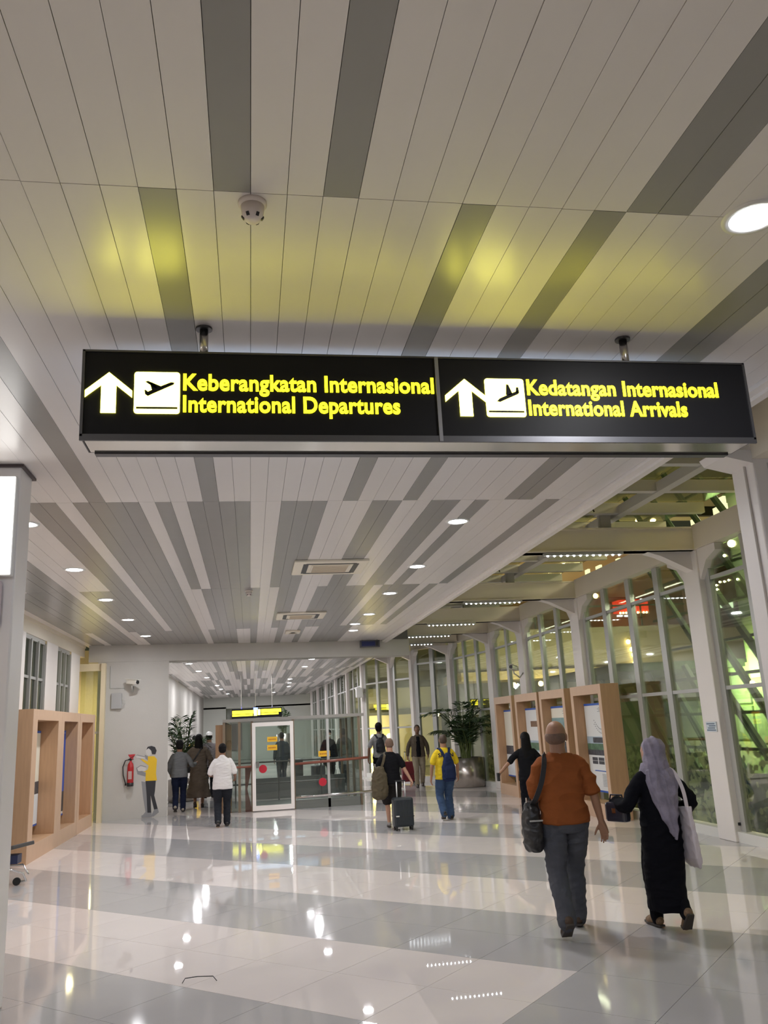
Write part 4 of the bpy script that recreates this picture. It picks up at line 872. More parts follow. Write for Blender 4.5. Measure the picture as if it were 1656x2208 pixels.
def limb(mb, pts, rad, n=14, flat=1.0, sub=4):
    a, b = spl(pts, rad, sub); mb.tube(a, b, n, flat=flat); mb.ball(a[0], b[0] * 0.98, 12, 8); mb.ball(a[-1], b[-1] * 0.98, 12, 8)
def hull(mb, pts):
    bm = bmesh.new(); vs = [bm.verts.new(p) for p in pts]; r = bmesh.ops.convex_hull(bm, input=vs)
    for g in [e for e in r['geom_interior'] if isinstance(e, bmesh.types.BMVert)]: bm.verts.remove(g)
    bm.verts.index_update(); bm.faces.ensure_lookup_table(); mb.add([v.co.copy() for v in bm.verts], [tuple(v.index for v in f.verts) for f in bm.faces]); bm.free()
def ik(H, A, l1=0.445, l2=0.435, fwd=Vector((0, 1, 0))):
    d = A - H; L = min(d.length, l1 + l2 - 0.002); u = d.normalized(); a = (l1 * l1 - l2 * l2 + L * L) / (2 * L); h = math.sqrt(max(l1 * l1 - a * a, 0))
    f = (fwd - u * fwd.dot(u)).normalized(); return H + u * a + f * h
def hand(mb, wr, d, side, curl=0.35, k=1.0, palm_in=None, thumb=None):
    """wr wrist, d pointing direction; palm faces palm_in; thumb leaves toward thumb axis"""
    d = Vector(d).normalized(); pi_ = Vector(palm_in or (-side, 0, 0)); pi_ = (pi_ - d * pi_.dot(d)).normalized()
    th = Vector(thumb or (0, 1, 0)); th = (th - d * th.dot(d) - pi_ * th.dot(pi_)).normalized()
    P = lambda a, b, c: wr + d * a + th * b + pi_ * c
    pts = []
    for a, hw, ht in ((-0.015, 0.024, 0.02), (0.03, 0.036, 0.016), (0.085, 0.041, 0.012)):
        for b in (-1, 1):
            for c in (-1, 1): pts.append(P(a, b * hw, c * ht)); pts.append(P(a, b * hw * 0.7, c * ht * 1.25))
    hull(mb, pts)
    for q, (off, L, r) in enumerate(((0.033, 0.078, 0.0088), (0.0115, 0.087, 0.0092), (-0.0105, 0.080, 0.0088), (-0.031, 0.062, 0.0080))):
        p = P(0.078, off, 0); dirn = d + th * off * 1.6; dirn.normalize(); chain = [p]; cc = curl * (0.7 + 0.16 * q)
        for sgm in (0.42, 0.32, 0.26):
            cc2 = cc; dirn = (dirn * math.cos(cc2) + pi_ * math.sin(cc2)).normalized(); p = p + dirn * L * sgm; chain.append(p)
        mb.tube(chain, [r * k, r * k, r * 0.92 * k, r * 0.8 * k], 8)
        for c_ in chain[1:]: mb.ball(c_, r * 0.9 * k, 8, 6)
    p = P(0.012, 0.026, 0.006); dirn = (d * 0.72 + th * 0.68 + pi_ * 0.25).normalized(); c = [p, p + dirn * 0.038]; dirn = (dirn + d * 0.35 + pi_ * curl * 0.5).normalized(); c.append(c[-1] + dirn * 0.032); c.append(c[-1] + (dirn + d * 0.2).normalized() * 0.024)
    mb.tube(c, [0.014 * k, 0.012 * k, 0.0105 * k, 0.0085 * k], 8)
    for c_, r in zip(c[1:], (0.0115, 0.010, 0.008)): mb.ball(c_, r * k, 8, 6)

SKIN_M = mat('skin_medium', (0.34, 0.18, 0.11), 0.5, noise_amt=0.08, noise_scale=9, spec=0.35); SKIN_L = mat('skin_light', (0.45, 0.25, 0.17), 0.5, noise_amt=0.08, noise_scale=9, spec=0.35); SKIN_D = mat('skin_brown', (0.25, 0.13, 0.08), 0.5, noise_amt=0.08, noise_scale=9, spec=0.35)
HAIRB = mat('hair_black', (0.006, 0.005, 0.005), 0.6, spec=0.15, bump=0.3, bump_scale=90, stretch=(1, 1, 0.25)); HAIRG = mat('hair_grey_stubble', (0.165, 0.10, 0.07), 0.8, noise_amt=0.3, noise_scale=60, bump=0.2, bump_scale=200); HAIRBR = mat('hair_brown', (0.07, 0.045, 0.03), 0.7, noise_amt=0.3, noise_scale=40)
EYEW = mat('eye_white', (0.7, 0.68, 0.65), 0.3); LIP = mat('lip', (0.30, 0.10, 0.08), 0.5)
def cloth(name, c, b=0.12, na=0.06, sc=60, rough=0.85):
    return mat(name, c, rough, noise_amt=max(na, 0.12), noise_scale=7, bump=0.75, bump_scale=6.5, spec=0.1, stretch=(0.8, 0.8, 1.9))
SOLE = mat('shoe_sole', (0.05, 0.04, 0.035), 0.7)

def person(px, py, py_head, label, yaw=0.0, feet=((-0.09, -0.2, 0.35), (0.09, 0.25, 0.0)), arms=None, skin=None, hair='short', hs=1.06, hair_m=None, head_yaw=0.0, head_tilt=0.0,
           top=None, bottom=None, shoes=None, voxel=0.009, build=1.0, curl=0.4, hunch=0.0, group=None, lean=0.0, extra=None, root=None, height=None):
    skin = skin or SKIN_M; hair_m = hair_m or HAIRB
    R = Vector(root) if root else at_z(px, py)
    h = height or (at_y(px, py_head, R.y).z); k = h / 1.755
    t = empty('person', (R.x, R.y, 0), yaw, k); tag(t, label, 'person', group)
    bd = build; V = voxel / k
    dz = 0.0
    hips = {-1: Vector((-0.088 * bd, 0, 0.915)), 1: Vector((0.088 * bd, 0, 0.915))}
    need = max((Vector((f[0], f[1], 0.085 + 0.155 * math.sin(f[2]))) - hips[s_]).length for s_, f in zip((-1, 1), feet))
    if need > 0.872: dz = -(need - 0.872) * 1.05
    for s_ in hips: hips[s_].z += dz
    Z = lambda z: z + dz
    J = {}
    for s_, f in zip((-1, 1), feet):
        A = Vector((f[0], f[1] - 0.0, 0.085 + 0.155 * math.sin(f[2]))); K = ik(hips[s_], A); J[s_] = (hips[s_], K, A, f[2], f[3] if len(f) > 3 else 0.0)
    def foot_pts(A, pitch, yw):
        d = Vector((math.sin(-yw), math.cos(yw), 0)); dv = (d * math.cos(pitch) + Vector((0, 0, -1)) * math.sin(pitch)).normalized(); up = (Vector((0, 0, 1)) * math.cos(pitch) + d * math.sin(pitch)).normalized()
        heel = A - dv * 0.045 - up * 0.045; ball = A + dv * 0.12 - up * 0.062; toe = ball + (d * 0.8 + dv * 0.2).normalized() * 0.055
        toe.z = max(toe.z, 0.018); return heel, ball, toe, dv, up, d
    # body
    b = MB()
    lf = lean
    loft(b, [(0, 0, Z(0.84), 0.10 * bd, 0.08), (0, -0.005, Z(0.90), 0.155 * bd, 0.105), (0, -0.005, Z(0.98), 0.155 * bd, 0.105), (0, 0, Z(1.08), 0.132 * bd, 0.092 * bd), (0, 0.0 + lf * .3, Z(1.20), 0.142 * bd, 0.098 * bd), (0, 0.0 + lf * .6, Z(1.32), 0.158, 0.105 * bd), (0, -0.01 + lf, Z(1.40), 0.160, 0.092), (0, -0.012 + lf, Z(1.45), 0.115, 0.07), (0, -0.008 + lf, Z(1.48), 0.062, 0.058)])
    nk = 0.012 if bd >= 1.1 else 0.0; limb(b, [(0, -0.012 + lf, Z(1.44)), (0, 0.0 + lf, Z(1.52)), (0, 0.008 + lf + hunch * 0.5, Z(1.58))], [0.066 + nk, 0.055 + nk, 0.057 + nk])
    hd = MB(); hc = Vector((0, 0.012, 0))
    hd.ball((0, 0.002, 0.025), (0.077, 0.095, 0.098), 20, 14); hd.ball((0, 0.03, -0.045), (0.060, 0.068, 0.065), 16, 10); hd.ball((0, 0.02, 0.0), (0.068, 0.08, 0.10), 16, 12)
    hull(hd, [(0, 0.095, 0.02), (0.016, 0.088, -0.03), (-0.016, 0.088, -0.03), (0, 0.122, -0.022), (0, 0.07, 0.0), (0, 0.10, -0.035)])
    for s_ in (-1, 1): hd.ball((s_ * 0.079, -0.005, -0.002), (0.011, 0.02, 0.032), 10, 8); hd.ball((s_ * 0.033, 0.078, 0.03), (0.022, 0.012, 0.008), 8, 6)
    hd.ball((0, 0.090, -0.062), (0.024, 0.011, 0.009), 10, 6)
    HM = Matrix.Translation((0, 0.012 + lf + hunch, Z(1.637 - 0.2 * max(0, hs - 1.06)) - hunch * 0.5)) @ Matrix.Rotation(head_yaw, 4, 'Z') @ Matrix.Rotation(head_tilt, 4, 'X') @ Matrix.Scale(hs, 4)
    b.add([HM @ Vector(v) for v in hd.v], hd.f)
    arms = arms or {}
    AJ = {}
    for s_ in (-1, 1):
        sh = Vector((s_ * 0.176 * (0.5 + 0.5 * bd), -0.012 + lf, Z(1.388)))
        el, wr = arms.get(s_, (Vector((s_ * 0.06, -0.03, -0.28)), Vector((s_ * 0.02, 0.07, -0.24))))[:2]
        el = sh + Vector(el).normalized() * 0.285; wr = el + Vector(wr).normalized() * 0.245
        o_ = arms.get(s_, (0, 0, {}))[2] if s_ in arms and len(arms[s_]) > 2 else {}
        AJ[s_] = (sh, el, wr)
        limb(b, [sh - Vector((s_ * 0.03, 0, 0)), sh + (el - sh) * 0.4, el, el + (wr - el) * 0.35, wr], [0.052, 0.046, 0.038, 0.038, 0.026])
        hand(b, wr + (wr - el).normalized() * 0.008, o_.get('dir', wr - el), s_, o_.get('curl', curl), max(1.0, voxel / 0.0078), o_.get('palm'), o_.get('thumb'))
    for s_ in (-1, 1):
        H, K, A, pt, yw = J[s_]; heel, ball, toe, dv, up, d = foot_pts(A, pt, yw)
        limb(b, [H - Vector((0, 0, 0.0)), H + (K - H) * 0.4, K, K + (A - K) * 0.35 - Vector((0, 0.012, 0)), A], [0.085 * bd, 0.075 * bd, 0.052, 0.052, 0.034])
        limb(b, [heel + up * 0.01, (heel + ball) / 2 + up * 0.022, ball + up * 0.012, toe + up * 0.004], [0.028, 0.032, 0.033, 0.018], flat=1.0)
    body = finish_mesh('body', b, V, skin, t, 3)
    # eyes, mouth
    for s_ in (-1, 1):
        e = MB(); e.ball(HM @ Vector((s_ * 0.032, 0.086, 0.017)), 0.0095, 8, 6); e.build('eye', EYEW, t, smooth=True)
    e = MB(); e.add([HM @ Vector(v) for v in [(-0.022, 0.0985, -0.062), (0, 0.103, -0.056), (0.022, 0.0985, -0.062), (0, 0.103, -0.070)]], [(0, 1, 2, 3)]); e.build('mouth', LIP, t)
    # hair
    hm = MB(); add = lambda c, r, nu=20, nv=14: hm.ball(c, r, nu, nv)
    if hair == 'short': add((0, -0.012, 0.038), (0.0835, 0.098, 0.097)); add((0, -0.035, -0.005), (0.078, 0.072, 0.075)); dsp_ = 0.003
    elif hair == 'thick': add((0, -0.012, 0.045), (0.092, 0.105, 0.10)); add((0, -0.035, -0.01), (0.083, 0.077, 0.085)); dsp_ = 0.004
    elif hair == 'bald': add((0, -0.019, 0.0), (0.0805, 0.0835, 0.062)); dsp_ = 0.0005
    elif hair == 'cropped': add((0, -0.010, 0.028), (0.0815, 0.0965, 0.097)); add((0, -0.03, -0.01), (0.078, 0.068, 0.06)); dsp_ = 0.001
    elif hair == 'long':
        add((0, -0.014, 0.038), (0.09, 0.104, 0.102)); loft(hm, [(0, -0.045, 0.03, 0.085, 0.075), (0, -0.055, -0.08, 0.092, 0.065), (0, -0.072, -0.2, 0.10, 0.05), (0, -0.10, -0.3, 0.085, 0.035), (0, -0.11, -0.37, 0.05, 0.02)]); dsp_ = 0.003
    elif hair == 'bun': add((0, -0.012, 0.042), (0.086, 0.10, 0.098)); add((0, -0.035, -0.01), (0.078, 0.072, 0.07)); add((0, -0.085, 0.09), (0.04, 0.04, 0.04)); dsp_ = 0.003
    elif hair == 'cap': dsp_ = 0
    if hm.v:
        hh = MB(); hh.add([HM @ Vector(v) for v in hm.v], hm.f)
        finish_mesh('hair', hh, V * 0.85, hair_m, t, 3, disp=dsp_, dscale=40)
    # upper clothing
    if top:
        c = MB(); L = top.get('loose', 0.016); hem = top.get('hem', 0.86); bb = bd
        kind = top.get('kind', 'shirt')
        if kind == 'dress':
            fl = top.get('flare', 0.25); sway = top.get('sway', 0.0)
            zs = [hem, hem + (0.5 - hem) * 0.5, 0.55, 0.75, 0.90]
            rings = [(sway, top.get('swayy', 0), hem, fl, fl * top.get('dd', 0.85)), (sway * 0.6, top.get('swayy', 0) * 0.6, (hem + 0.75) / 2, (fl + 0.19) / 2 + 0.01, (fl * 0.85 + 0.15) / 2), (0, 0, Z(0.82), 0.19 * bb, 0.145), (0, -0.005, Z(0.95), 0.185 * bb, 0.14)]
        else:
            rings = [(0, 0, Z(hem), 0.168 * bb + L, 0.118 * bb + L), (0, -0.005, Z(0.95), 0.165 * bb + L, 0.116 * bb + L)]
        rings += [(0, 0, Z(1.08), 0.150 * bb + L, 0.105 * bb + L), (0, lf * .3, Z(1.20), 0.156 * bb + L, 0.110 * bb + L), (0, lf * .6, Z(1.32), 0.172 + L * .7, 0.118 * bb + L * .6), (0, -0.008 + lf, Z(1.375), 0.172 + L * .5, 0.108 + L * .4), (0, -0.01 + lf, Z(1.415), 0.155 + L * .3, 0.096 + L * .2), (0, -0.012 + lf, Z(1.452), 0.118, 0.082), (0, -0.008 + lf, Z(1.488), 0.078, 0.074)]
        loft(c, rings, 28)
        sf = top.get('sleeve', 0.75)
        for s_ in (-1, 1):
            sh, el, wr = AJ[s_]; r0 = 0.058 + L * 0.42
            if sf <= 1.0:
                e = sh + (el - sh) * sf; limb(c, [sh - Vector((s_ * 0.04, 0, 0.0)), sh + (el - sh) * sf * 0.5, e], [r0, r0 * 0.93, r0 * top.get('cuff', 0.92)])
            else:
                e = el + (wr - el) * (sf - 1.0); limb(c, [sh - Vector((s_ * 0.04, 0, 0)), sh + (el - sh) * 0.5, el, e], [r0, r0 * 0.9, r0 * 0.82, r0 * top.get('cuff', 0.62)])
        if top.get('collar'): limb(c, [(0.0, -0.02 + lf, Z(1.465)), (0, -0.008 + lf, Z(1.515))], [0.070, 0.064])
        finish_mesh(top.get('name', 'shirt'), c, V, top['m'], t, 4, disp=top.get('disp', 0.006), dscale=top.get('ds', 7), dstretch=(0.8, 1, 2.0))
    if bottom:
        c = MB(); kind = bottom['kind']; L = bottom.get('loose', 0.012)
        if kind in ('trousers', 'shorts'):
            loft(c, [(0, 0, Z(0.82), 0.12 * bd + L, 0.095 + L), (0, -0.005, Z(0.90), 0.162 * bd + L, 0.112 * bd + L), (0, 0, Z(1.0), 0.155 * bd + L, 0.108 * bd + L), (0, 0, Z(1.04), 0.148 * bd + L, 0.102 * bd + L)], 24)
            for s_ in (-1, 1):
                H, K, A, pt, yw = J[s_]; r2 = bottom.get('cuff', 0.068)
                if kind == 'trousers': limb(c, [H, H + (K - H) * 0.45, K, K + (A - K) * 0.5 - Vector((0, 0.008, 0)), A + Vector((0, -0.006, -0.012))], [0.096 * bd + L * .5, 0.086 * bd + L * .6, 0.066 + L, 0.062 + L, r2])
                else: limb(c, [H, H + (K - H) * 0.5, H + (K - H) * bottom.get('len', 0.92)], [0.098 * bd + L, 0.09 * bd + L, 0.088 + L])
        elif kind == 'skirt':
            fl = bottom.get('flare', 0.2); hem = bottom.get('hem', 0.3); loft(c, [(0, 0, hem, fl, fl * .8), (0, 0, (hem + Z(.9)) / 2, (fl + .18) / 2, (fl + .16) / 2 * .8), (0, 0, Z(0.9), 0.18 * bd, 0.135), (0, 0, Z(1.03), 0.15 * bd, 0.11)], 24)
        finish_mesh(bottom.get('name', kind), c, V, bottom['m'], t, 4, disp=bottom.get('disp', 0.006), dscale=8, dstretch=(1, 1, 1.6))
    if shoes:
        for s_ in (-1, 1):
            H, K, A, pt, yw = J[s_]; heel, ball, toe, dv, up, d = foot_pts(A, pt, yw)
            c = MB(); 
            limb(c, [heel + up * 0.022 - dv * 0.004, (heel + ball) / 2 + up * 0.030, ball + up * 0.018, toe + up * 0.010], [0.042, 0.042, 0.045, 0.028])
            if shoes.get('high', True): limb(c, [A - up * 0.02 - dv * 0.01, A + up * 0.012 - dv * 0.012], [0.046, 0.043])
            sh = finish_mesh(shoes.get('name', 'shoe'), c, V, shoes['m'], t, 3)
            so = MB(); sd = up.cross(dv).normalized(); zz = lambda p: Vector((p.x, p.y, max(p.z, 0.002)))
            P0 = []
            for (c_, w_) in ((heel - dv * 0.04 - up * 0.028, 0.03), (heel - up * 0.03, 0.034), (ball - up * 0.026, 0.043), (toe - up * 0.012 + d * 0.02, 0.03)):
                P0 += [zz(c_ + sd * w_), zz(c_ - sd * w_), zz(c_ + sd * w_) + up * 0.018, zz(c_ - sd * w_) + up * 0.018, zz(c_ + sd * w_ * 0.5 - dv * 0.006), zz(c_ - sd * w_ * 0.5 - dv * 0.006)]
            hull(so, P0); so.build('sole', SOLE, sh)
    t['_k'] = k
    info = dict(t=t, k=k, Z=Z, J=J, AJ=AJ, HM=HM, R=R, yaw=yaw, V=V)
    return info
def to_world(info, p):
    p = Vector(p) * info['k']; c, s_ = math.cos(info['yaw']), math.sin(info['yaw'])
    return Vector((info['R'].x + p.x * c - p.y * s_, info['R'].y + p.x * s_ + p.y * c, p.z))
def wpts(info, pts): return [to_world(info, p) for p in pts]
def strap(mb, pts, w_, th, out):
    """flat strap through world points; out = outward direction"""
    a, _ = spl(pts, [1] * len(pts), 5)
    for i in range(len(a) - 1): mb.bar(a[i], a[i + 1] + (a[i + 1] - a[i]) * 0.08, w_, th, up=out)

# --- man in the rust shirt, nearest
RUST = cloth('rust_cotton', (0.25, 0.075, 0.022), 0.15); JEAN_G = cloth('grey_denim', (0.082, 0.085, 0.10), 0.2, 0.18, 90); BROWNSH = mat('brown_suede', (0.075, 0.048, 0.032), 0.85, noise_amt=0.3, noise_scale=30)
m1 = person(1240, 2012, 1553, 'bald man in a rust orange t-shirt and grey jeans walking with a shoulder bag', yaw=-0.20,
            feet=((-0.10, -0.30, 0.55, 0.1), (0.08, 0.27, 0.0, -0.1)), skin=SKIN_M, hair='bald', hair_m=HAIRG, head_yaw=-0.35, head_tilt=0.03, build=1.12, hs=1.16,
            arms={-1: ((-0.20, -0.10, -0.95), (0.30, 0.80, 0.25), {'curl': 0.9}), 1: ((0.30, -0.12, -0.95), (0.20, 0.14, -0.95), {'curl': 0.32, 'palm': (-0.6, -0.7, 0), 'thumb': (-0.7, 0.6, 0)})},
            top=dict(m=RUST, sleeve=0.78, hem=0.90, loose=0.022, disp=0.020, ds=4.2, cuff=1.08), bottom=dict(kind='trousers', m=JEAN_G, loose=0.014, cuff=0.072, disp=0.010), shoes=dict(m=BROWNSH, name='boot'), voxel=0.0062)
NYL = mat('black_nylon', (0.018, 0.016, 0.016), 0.45, noise_amt=0.4, noise_scale=12, bump=0.5, bump_scale=14)
def slouch_bag(name, label, cat, info, c, rx, ry, rz, m, straps, sw=0.045, out=(0, -1, 0), seed=0, pocket=True, rot=0.0, strap_m=None, disp=0.012):
    P = to_world(info, c); t = empty(name, P, info['yaw'] + rot); tag(t, label, cat)
    b = MB(); loft(b, [(0, 0, -rz, rx * 0.62, ry * 0.55), (0, 0, -rz * 0.8, rx * 0.95, ry), (0, 0, -rz * 0.2, rx, ry), (0, 0, rz * 0.5, rx * 0.88, ry * 0.75), (0, 0, rz * 0.95, rx * 0.5, ry * 0.3)], 20)
    finish_mesh('bag_body', b, 0.008, m, t, 3, disp=disp, dscale=11)
    s_ = MB()
    inv = (Matrix.Translation(P) @ Matrix.Rotation(info['yaw'] + rot, 4, 'Z')).inverted()
    for pts in straps: strap(s_, [inv @ p for p in wpts(info, pts)], sw, 0.006, Vector(out))
    s_.build('strap', strap_m or m, t)
    if pocket: MB().bar((-rx * 0.7, -ry * 1.02, rz * 0.25), (rx * 0.7, -ry * 1.02, rz * 0.25), 0.012, 0.012).build('zip', ALU, t)
    for sx_ in (-0.5,): MB().tube([(rx * sx_, -ry * 0.2, rz * 0.95), (rx * sx_, -ry * 0.2, rz * 1.15)], 0.008, 8).build('buckle', CHROME, t)
    return t
slouch_bag('shoulder_bag', 'black slouchy shoulder bag hanging at the left hip of the man in rust orange', 'bag', m1, (-0.285, -0.03, 0.88), 0.085, 0.12, 0.21, NYL,
           [[(-0.11, 0.02, 1.475), (-0.135, -0.09, 1.455), (-0.155, -0.165, 1.38), (-0.19, -0.175, 1.25), (-0.245, -0.15, 1.12), (-0.275, -0.07, 1.06)], [(-0.11, 0.02, 1.475), (-0.15, 0.11, 1.38), (-0.22, 0.14, 1.2), (-0.28, 0.04, 1.05)]], rot=0.2, strap_m=mat('strap_black', (0.02, 0.02, 0.022), 0.6))

# --- woman in headscarf
BLK = cloth('black_crepe', (0.006, 0.006, 0.009), 0.1, 0.1); SCARF = mat('lilac_grey_print', (0.25, 0.225, 0.29), 0.8, noise_amt=0.55, noise_scale=14, bump=0.2, bump_scale=40); FLOR = mat('camouflage_sneaker', (0.22, 0.14, 0.08), 0.8, noise_amt=0.9, noise_scale=30)
w1 = person(1452, 2008, 1592, 'woman in a black abaya and lilac grey headscarf walking with a white tote', yaw=-0.02, feet=((-0.05, 0.22, 0.0, 0.1), (0.06, -0.20, 0.75, -0.1)), skin=SKIN_L, hair='none', hs=1.16, head_yaw=0.25,
            arms={-1: ((-0.55, -0.10, -0.85), (-0.05, 0.90, 0.05), {'curl': 0.9}), 1: ((0.50, -0.16, -0.85), (-0.35, 0.75, -0.35), {'curl': 0.8})},
            top=dict(kind='dress', m=BLK, name='abaya', hem=0.20, flare=0.165, sleeve=1.85, cuff=1.0, loose=0.03, disp=0.010, dd=1.2, sway=-0.03, ds=6), bottom=dict(kind='trousers', m=cloth('black_trouser', (0.007, 0.007, 0.010)), cuff=0.055, loose=0.008), shoes=dict(m=FLOR, name='sneaker'), voxel=0.0065, build=1.02)
hj = MB(); Z = w1['Z']; HM = w1['HM']
h2 = MB(); h2.ball((0, -0.030, 0.035), (0.092, 0.102, 0.105), 22, 14); loft(h2, [(0, -0.035, 0.03, 0.092, 0.088), (0, -0.045, -0.05, 0.094, 0.085), (0, -0.035, -0.14, 0.108, 0.088)]); h2.ball((0, 0.03, -0.115), (0.07, 0.055, 0.03), 14, 8)
hj.add([HM @ Vector(v) for v in h2.v], h2.f)
loft(hj, [(0, -0.015, Z(1.395), 0.165, 0.115), (0, -0.01, Z(1.45), 0.15, 0.105), (0, 0.0, Z(1.53), 0.112, 0.095)], 24)
def vdrape(mb, rows, th=0.016):
    """triangular cloth hanging on the back: rows of (z, xl, xr, y)"""
    vs = []
    n = 9
    for z, xl, xr, y in rows:
        for j in range(n): u = j / (n - 1); vs.append((xl + (xr - xl) * u, y - 0.025 * math.sin(u * PI) + 0.008 * math.sin(u * 14), z))
    m_ = len(vs); vs += [(v[0] * 0.97, v[1] + th, v[2]) for v in vs]; k = len(rows); fs = []
    for i in range(k - 1):
        for j in range(n - 1):
            a = i * n + j; fs.append((a, a + 1, a + n + 1, a + n)); fs.append((m_ + a, m_ + a + n, m_ + a + n + 1, m_ + a + 1))
    for i in range(k - 1):
        for a in (i * n, i * n + n - 1): fs.append((a, a + n, m_ + a + n, m_ + a) if a == i * n else (a, m_ + a, m_ + a + n, a + n))
    for j in range(n - 1): fs.append((j, m_ + j, m_ + j + 1, j + 1)); a = (k - 1) * n + j; fs.append((a, a + 1, m_ + a + 1, m_ + a))
    mb.add(vs, fs)
vdrape(hj, [(Z(1.47), -0.13, 0.13, -0.105), (Z(1.38), -0.165, 0.165, -0.140), (Z(1.25), -0.125, 0.15, -0.158), (Z(1.08), -0.06, 0.125, -0.160), (Z(0.92), 0.02, 0.10, -0.170), (Z(0.83), 0.055, 0.07, -0.172)])
finish_mesh('headscarf', hj, w1['V'] * 0.9, SCARF, w1['t'], 3, disp=0.016, dscale=7, dstretch=(2.2, 1, 0.7))
TOTE = mat('white_canvas', (0.66, 0.60, 0.64), 0.8, bump=0.3, bump_scale=12)
tp = to_world(w1, (0.215, -0.10, 0.86)); tt = empty('tote_bag', tp, 0.05); tag(tt, 'flat white canvas tote hanging from the right shoulder of the woman in black', 'bag')
b = MB(); hull(b, [(-0.035, -0.12, 0.24), (0.0, -0.12, 0.24), (-0.02, 0.16, 0.22), (0.01, 0.16, 0.22), (-0.01, -0.13, -0.18), (0.045, -0.12, -0.20), (0.0, 0.18, -0.2), (0.05, 0.17, -0.22), (0.03, -0.1, -0.27), (0.06, 0.1, -0.28)])
finish_mesh('bag_body', b, 0.008, TOTE, tt, 2, disp=0.006, dscale=10)
inv = (Matrix.Translation(tp) @ Matrix.Rotation(0.05, 4, 'Z')).inverted(); b = MB()
strap(b, [inv @ p for p in wpts(w1, [(0.13, 0.03, 1.49), (0.145, -0.10, 1.46), (0.17, -0.168, 1.36), (0.195, -0.185, 1.24), (0.205, -0.19, 1.08)])], 0.034, 0.005, Vector((0, -1, 0)))
strap(b, [inv @ p for p in wpts(w1, [(0.13, 0.03, 1.49), (0.16, 0.12, 1.38), (0.21, 0.12, 1.2), (0.21, 0.08, 1.06)])], 0.03, 0.005, Vector((0, 1, 0))); b.build('strap', TOTE, tt)
hp = to_world(w1, (-0.37, 0.12, 1.10)); hb = empty('handbag', hp, 0.5); tag(hb, 'small glossy dark handbag on the left forearm of the woman in black', 'bag')
GLB = mat('glossy_dark_leather', (0.03, 0.03, 0.045), 0.2, coat=0.5); b = MB(); b.box(-0.05, 0.05, -0.11, 0.11, -0.10, 0.07); bo = b.build('bag_body', GLB, hb, bevel=0.025); MB().tube([(0, -0.08, 0.06), (0, -0.06, 0.13), (0, 0.06, 0.13), (0, 0.08, 0.06)], 0.008, 8).build('handle', GLB, hb); MB().box(-0.058, -0.05, -0.02, 0.02, -0.02, 0.02).build('clasp', CHROME, hb)

# --- girl in black
w2 = person(1148, 1778, 1580, 'long haired young woman all in black swinging her left arm back', yaw=-0.25, feet=((-0.07, 0.15, 0.0), (0.06, -0.2, 0.4)), skin=SKIN_M, hair='long', head_yaw=0.15,
            arms={-1: ((-0.75, -0.35, -0.75), (-0.78, -0.2, -0.75), {'curl': 0.5}), 1: ((0.45, 0.1, -0.85), (0.1, 0.5, -0.8), {})},
            top=dict(m=cloth('black_jersey', (0.010, 0.010, 0.012)), sleeve=0.85, hem=0.84, loose=0.02), bottom=dict(kind='skirt', m=MATS['black_crepe'], hem=0.12, flare=0.17, name='long_skirt'), shoes=dict(m=BLACKP), voxel=0.009)
ph = empty('mobile_phone', to_world(w2, w2['AJ'][-1][2] + Vector((-0.07, -0.03, -0.09)))); tag(ph, 'black phone in the left hand of the long haired young woman', 'phone'); MB().box(-0.01, 0.03, -0.04, 0.04, -0.07, 0.07).build('phone_body', BLACKP, ph, bevel=0.004)

# --- man with black suitcase
m2 = person(848, 1785, 1592, 'grey haired man in black t-shirt and shorts pulling a black suitcase', yaw=-0.05, feet=((-0.06, 0.14, 0.0), (0.09, -0.12, 0.5)), skin=SKIN_L, hair='cropped', hair_m=HAIRG, build=1.1,
            arms={-1: ((-0.30, 0.0, -0.95), (0.0, 0.45, -0.8), {}), 1: ((0.35, -0.22, -0.9), (0.42, -0.35, -0.85), {'curl': 1.1})},
            top=dict(m=MATS['black_jersey'], sleeve=0.72, hem=0.86, loose=0.02), bottom=dict(kind='shorts', m=cloth('charcoal_shorts', (0.028, 0.025, 0.024)), len=0.98, loose=0.02), shoes=dict(m=mat('grey_trainer', (0.28, 0.25, 0.23), 0.7), high=False), voxel=0.009)
slouch_bag('shoulder_bag', 'olive brown slouchy bag on the back of the man pulling the black suitcase', 'bag', m2, (-0.25, -0.15, 0.90), 0.15, 0.10, 0.29, mat('olive_canvas', (0.085, 0.065, 0.035), 0.8, noise_amt=0.3, bump=0.3, bump_scale=16), [[(-0.10, 0.02, 1.475), (-0.125, -0.12, 1.42), (-0.16, -0.155, 1.3), (-0.22, -0.15, 1.14)]], pocket=False)
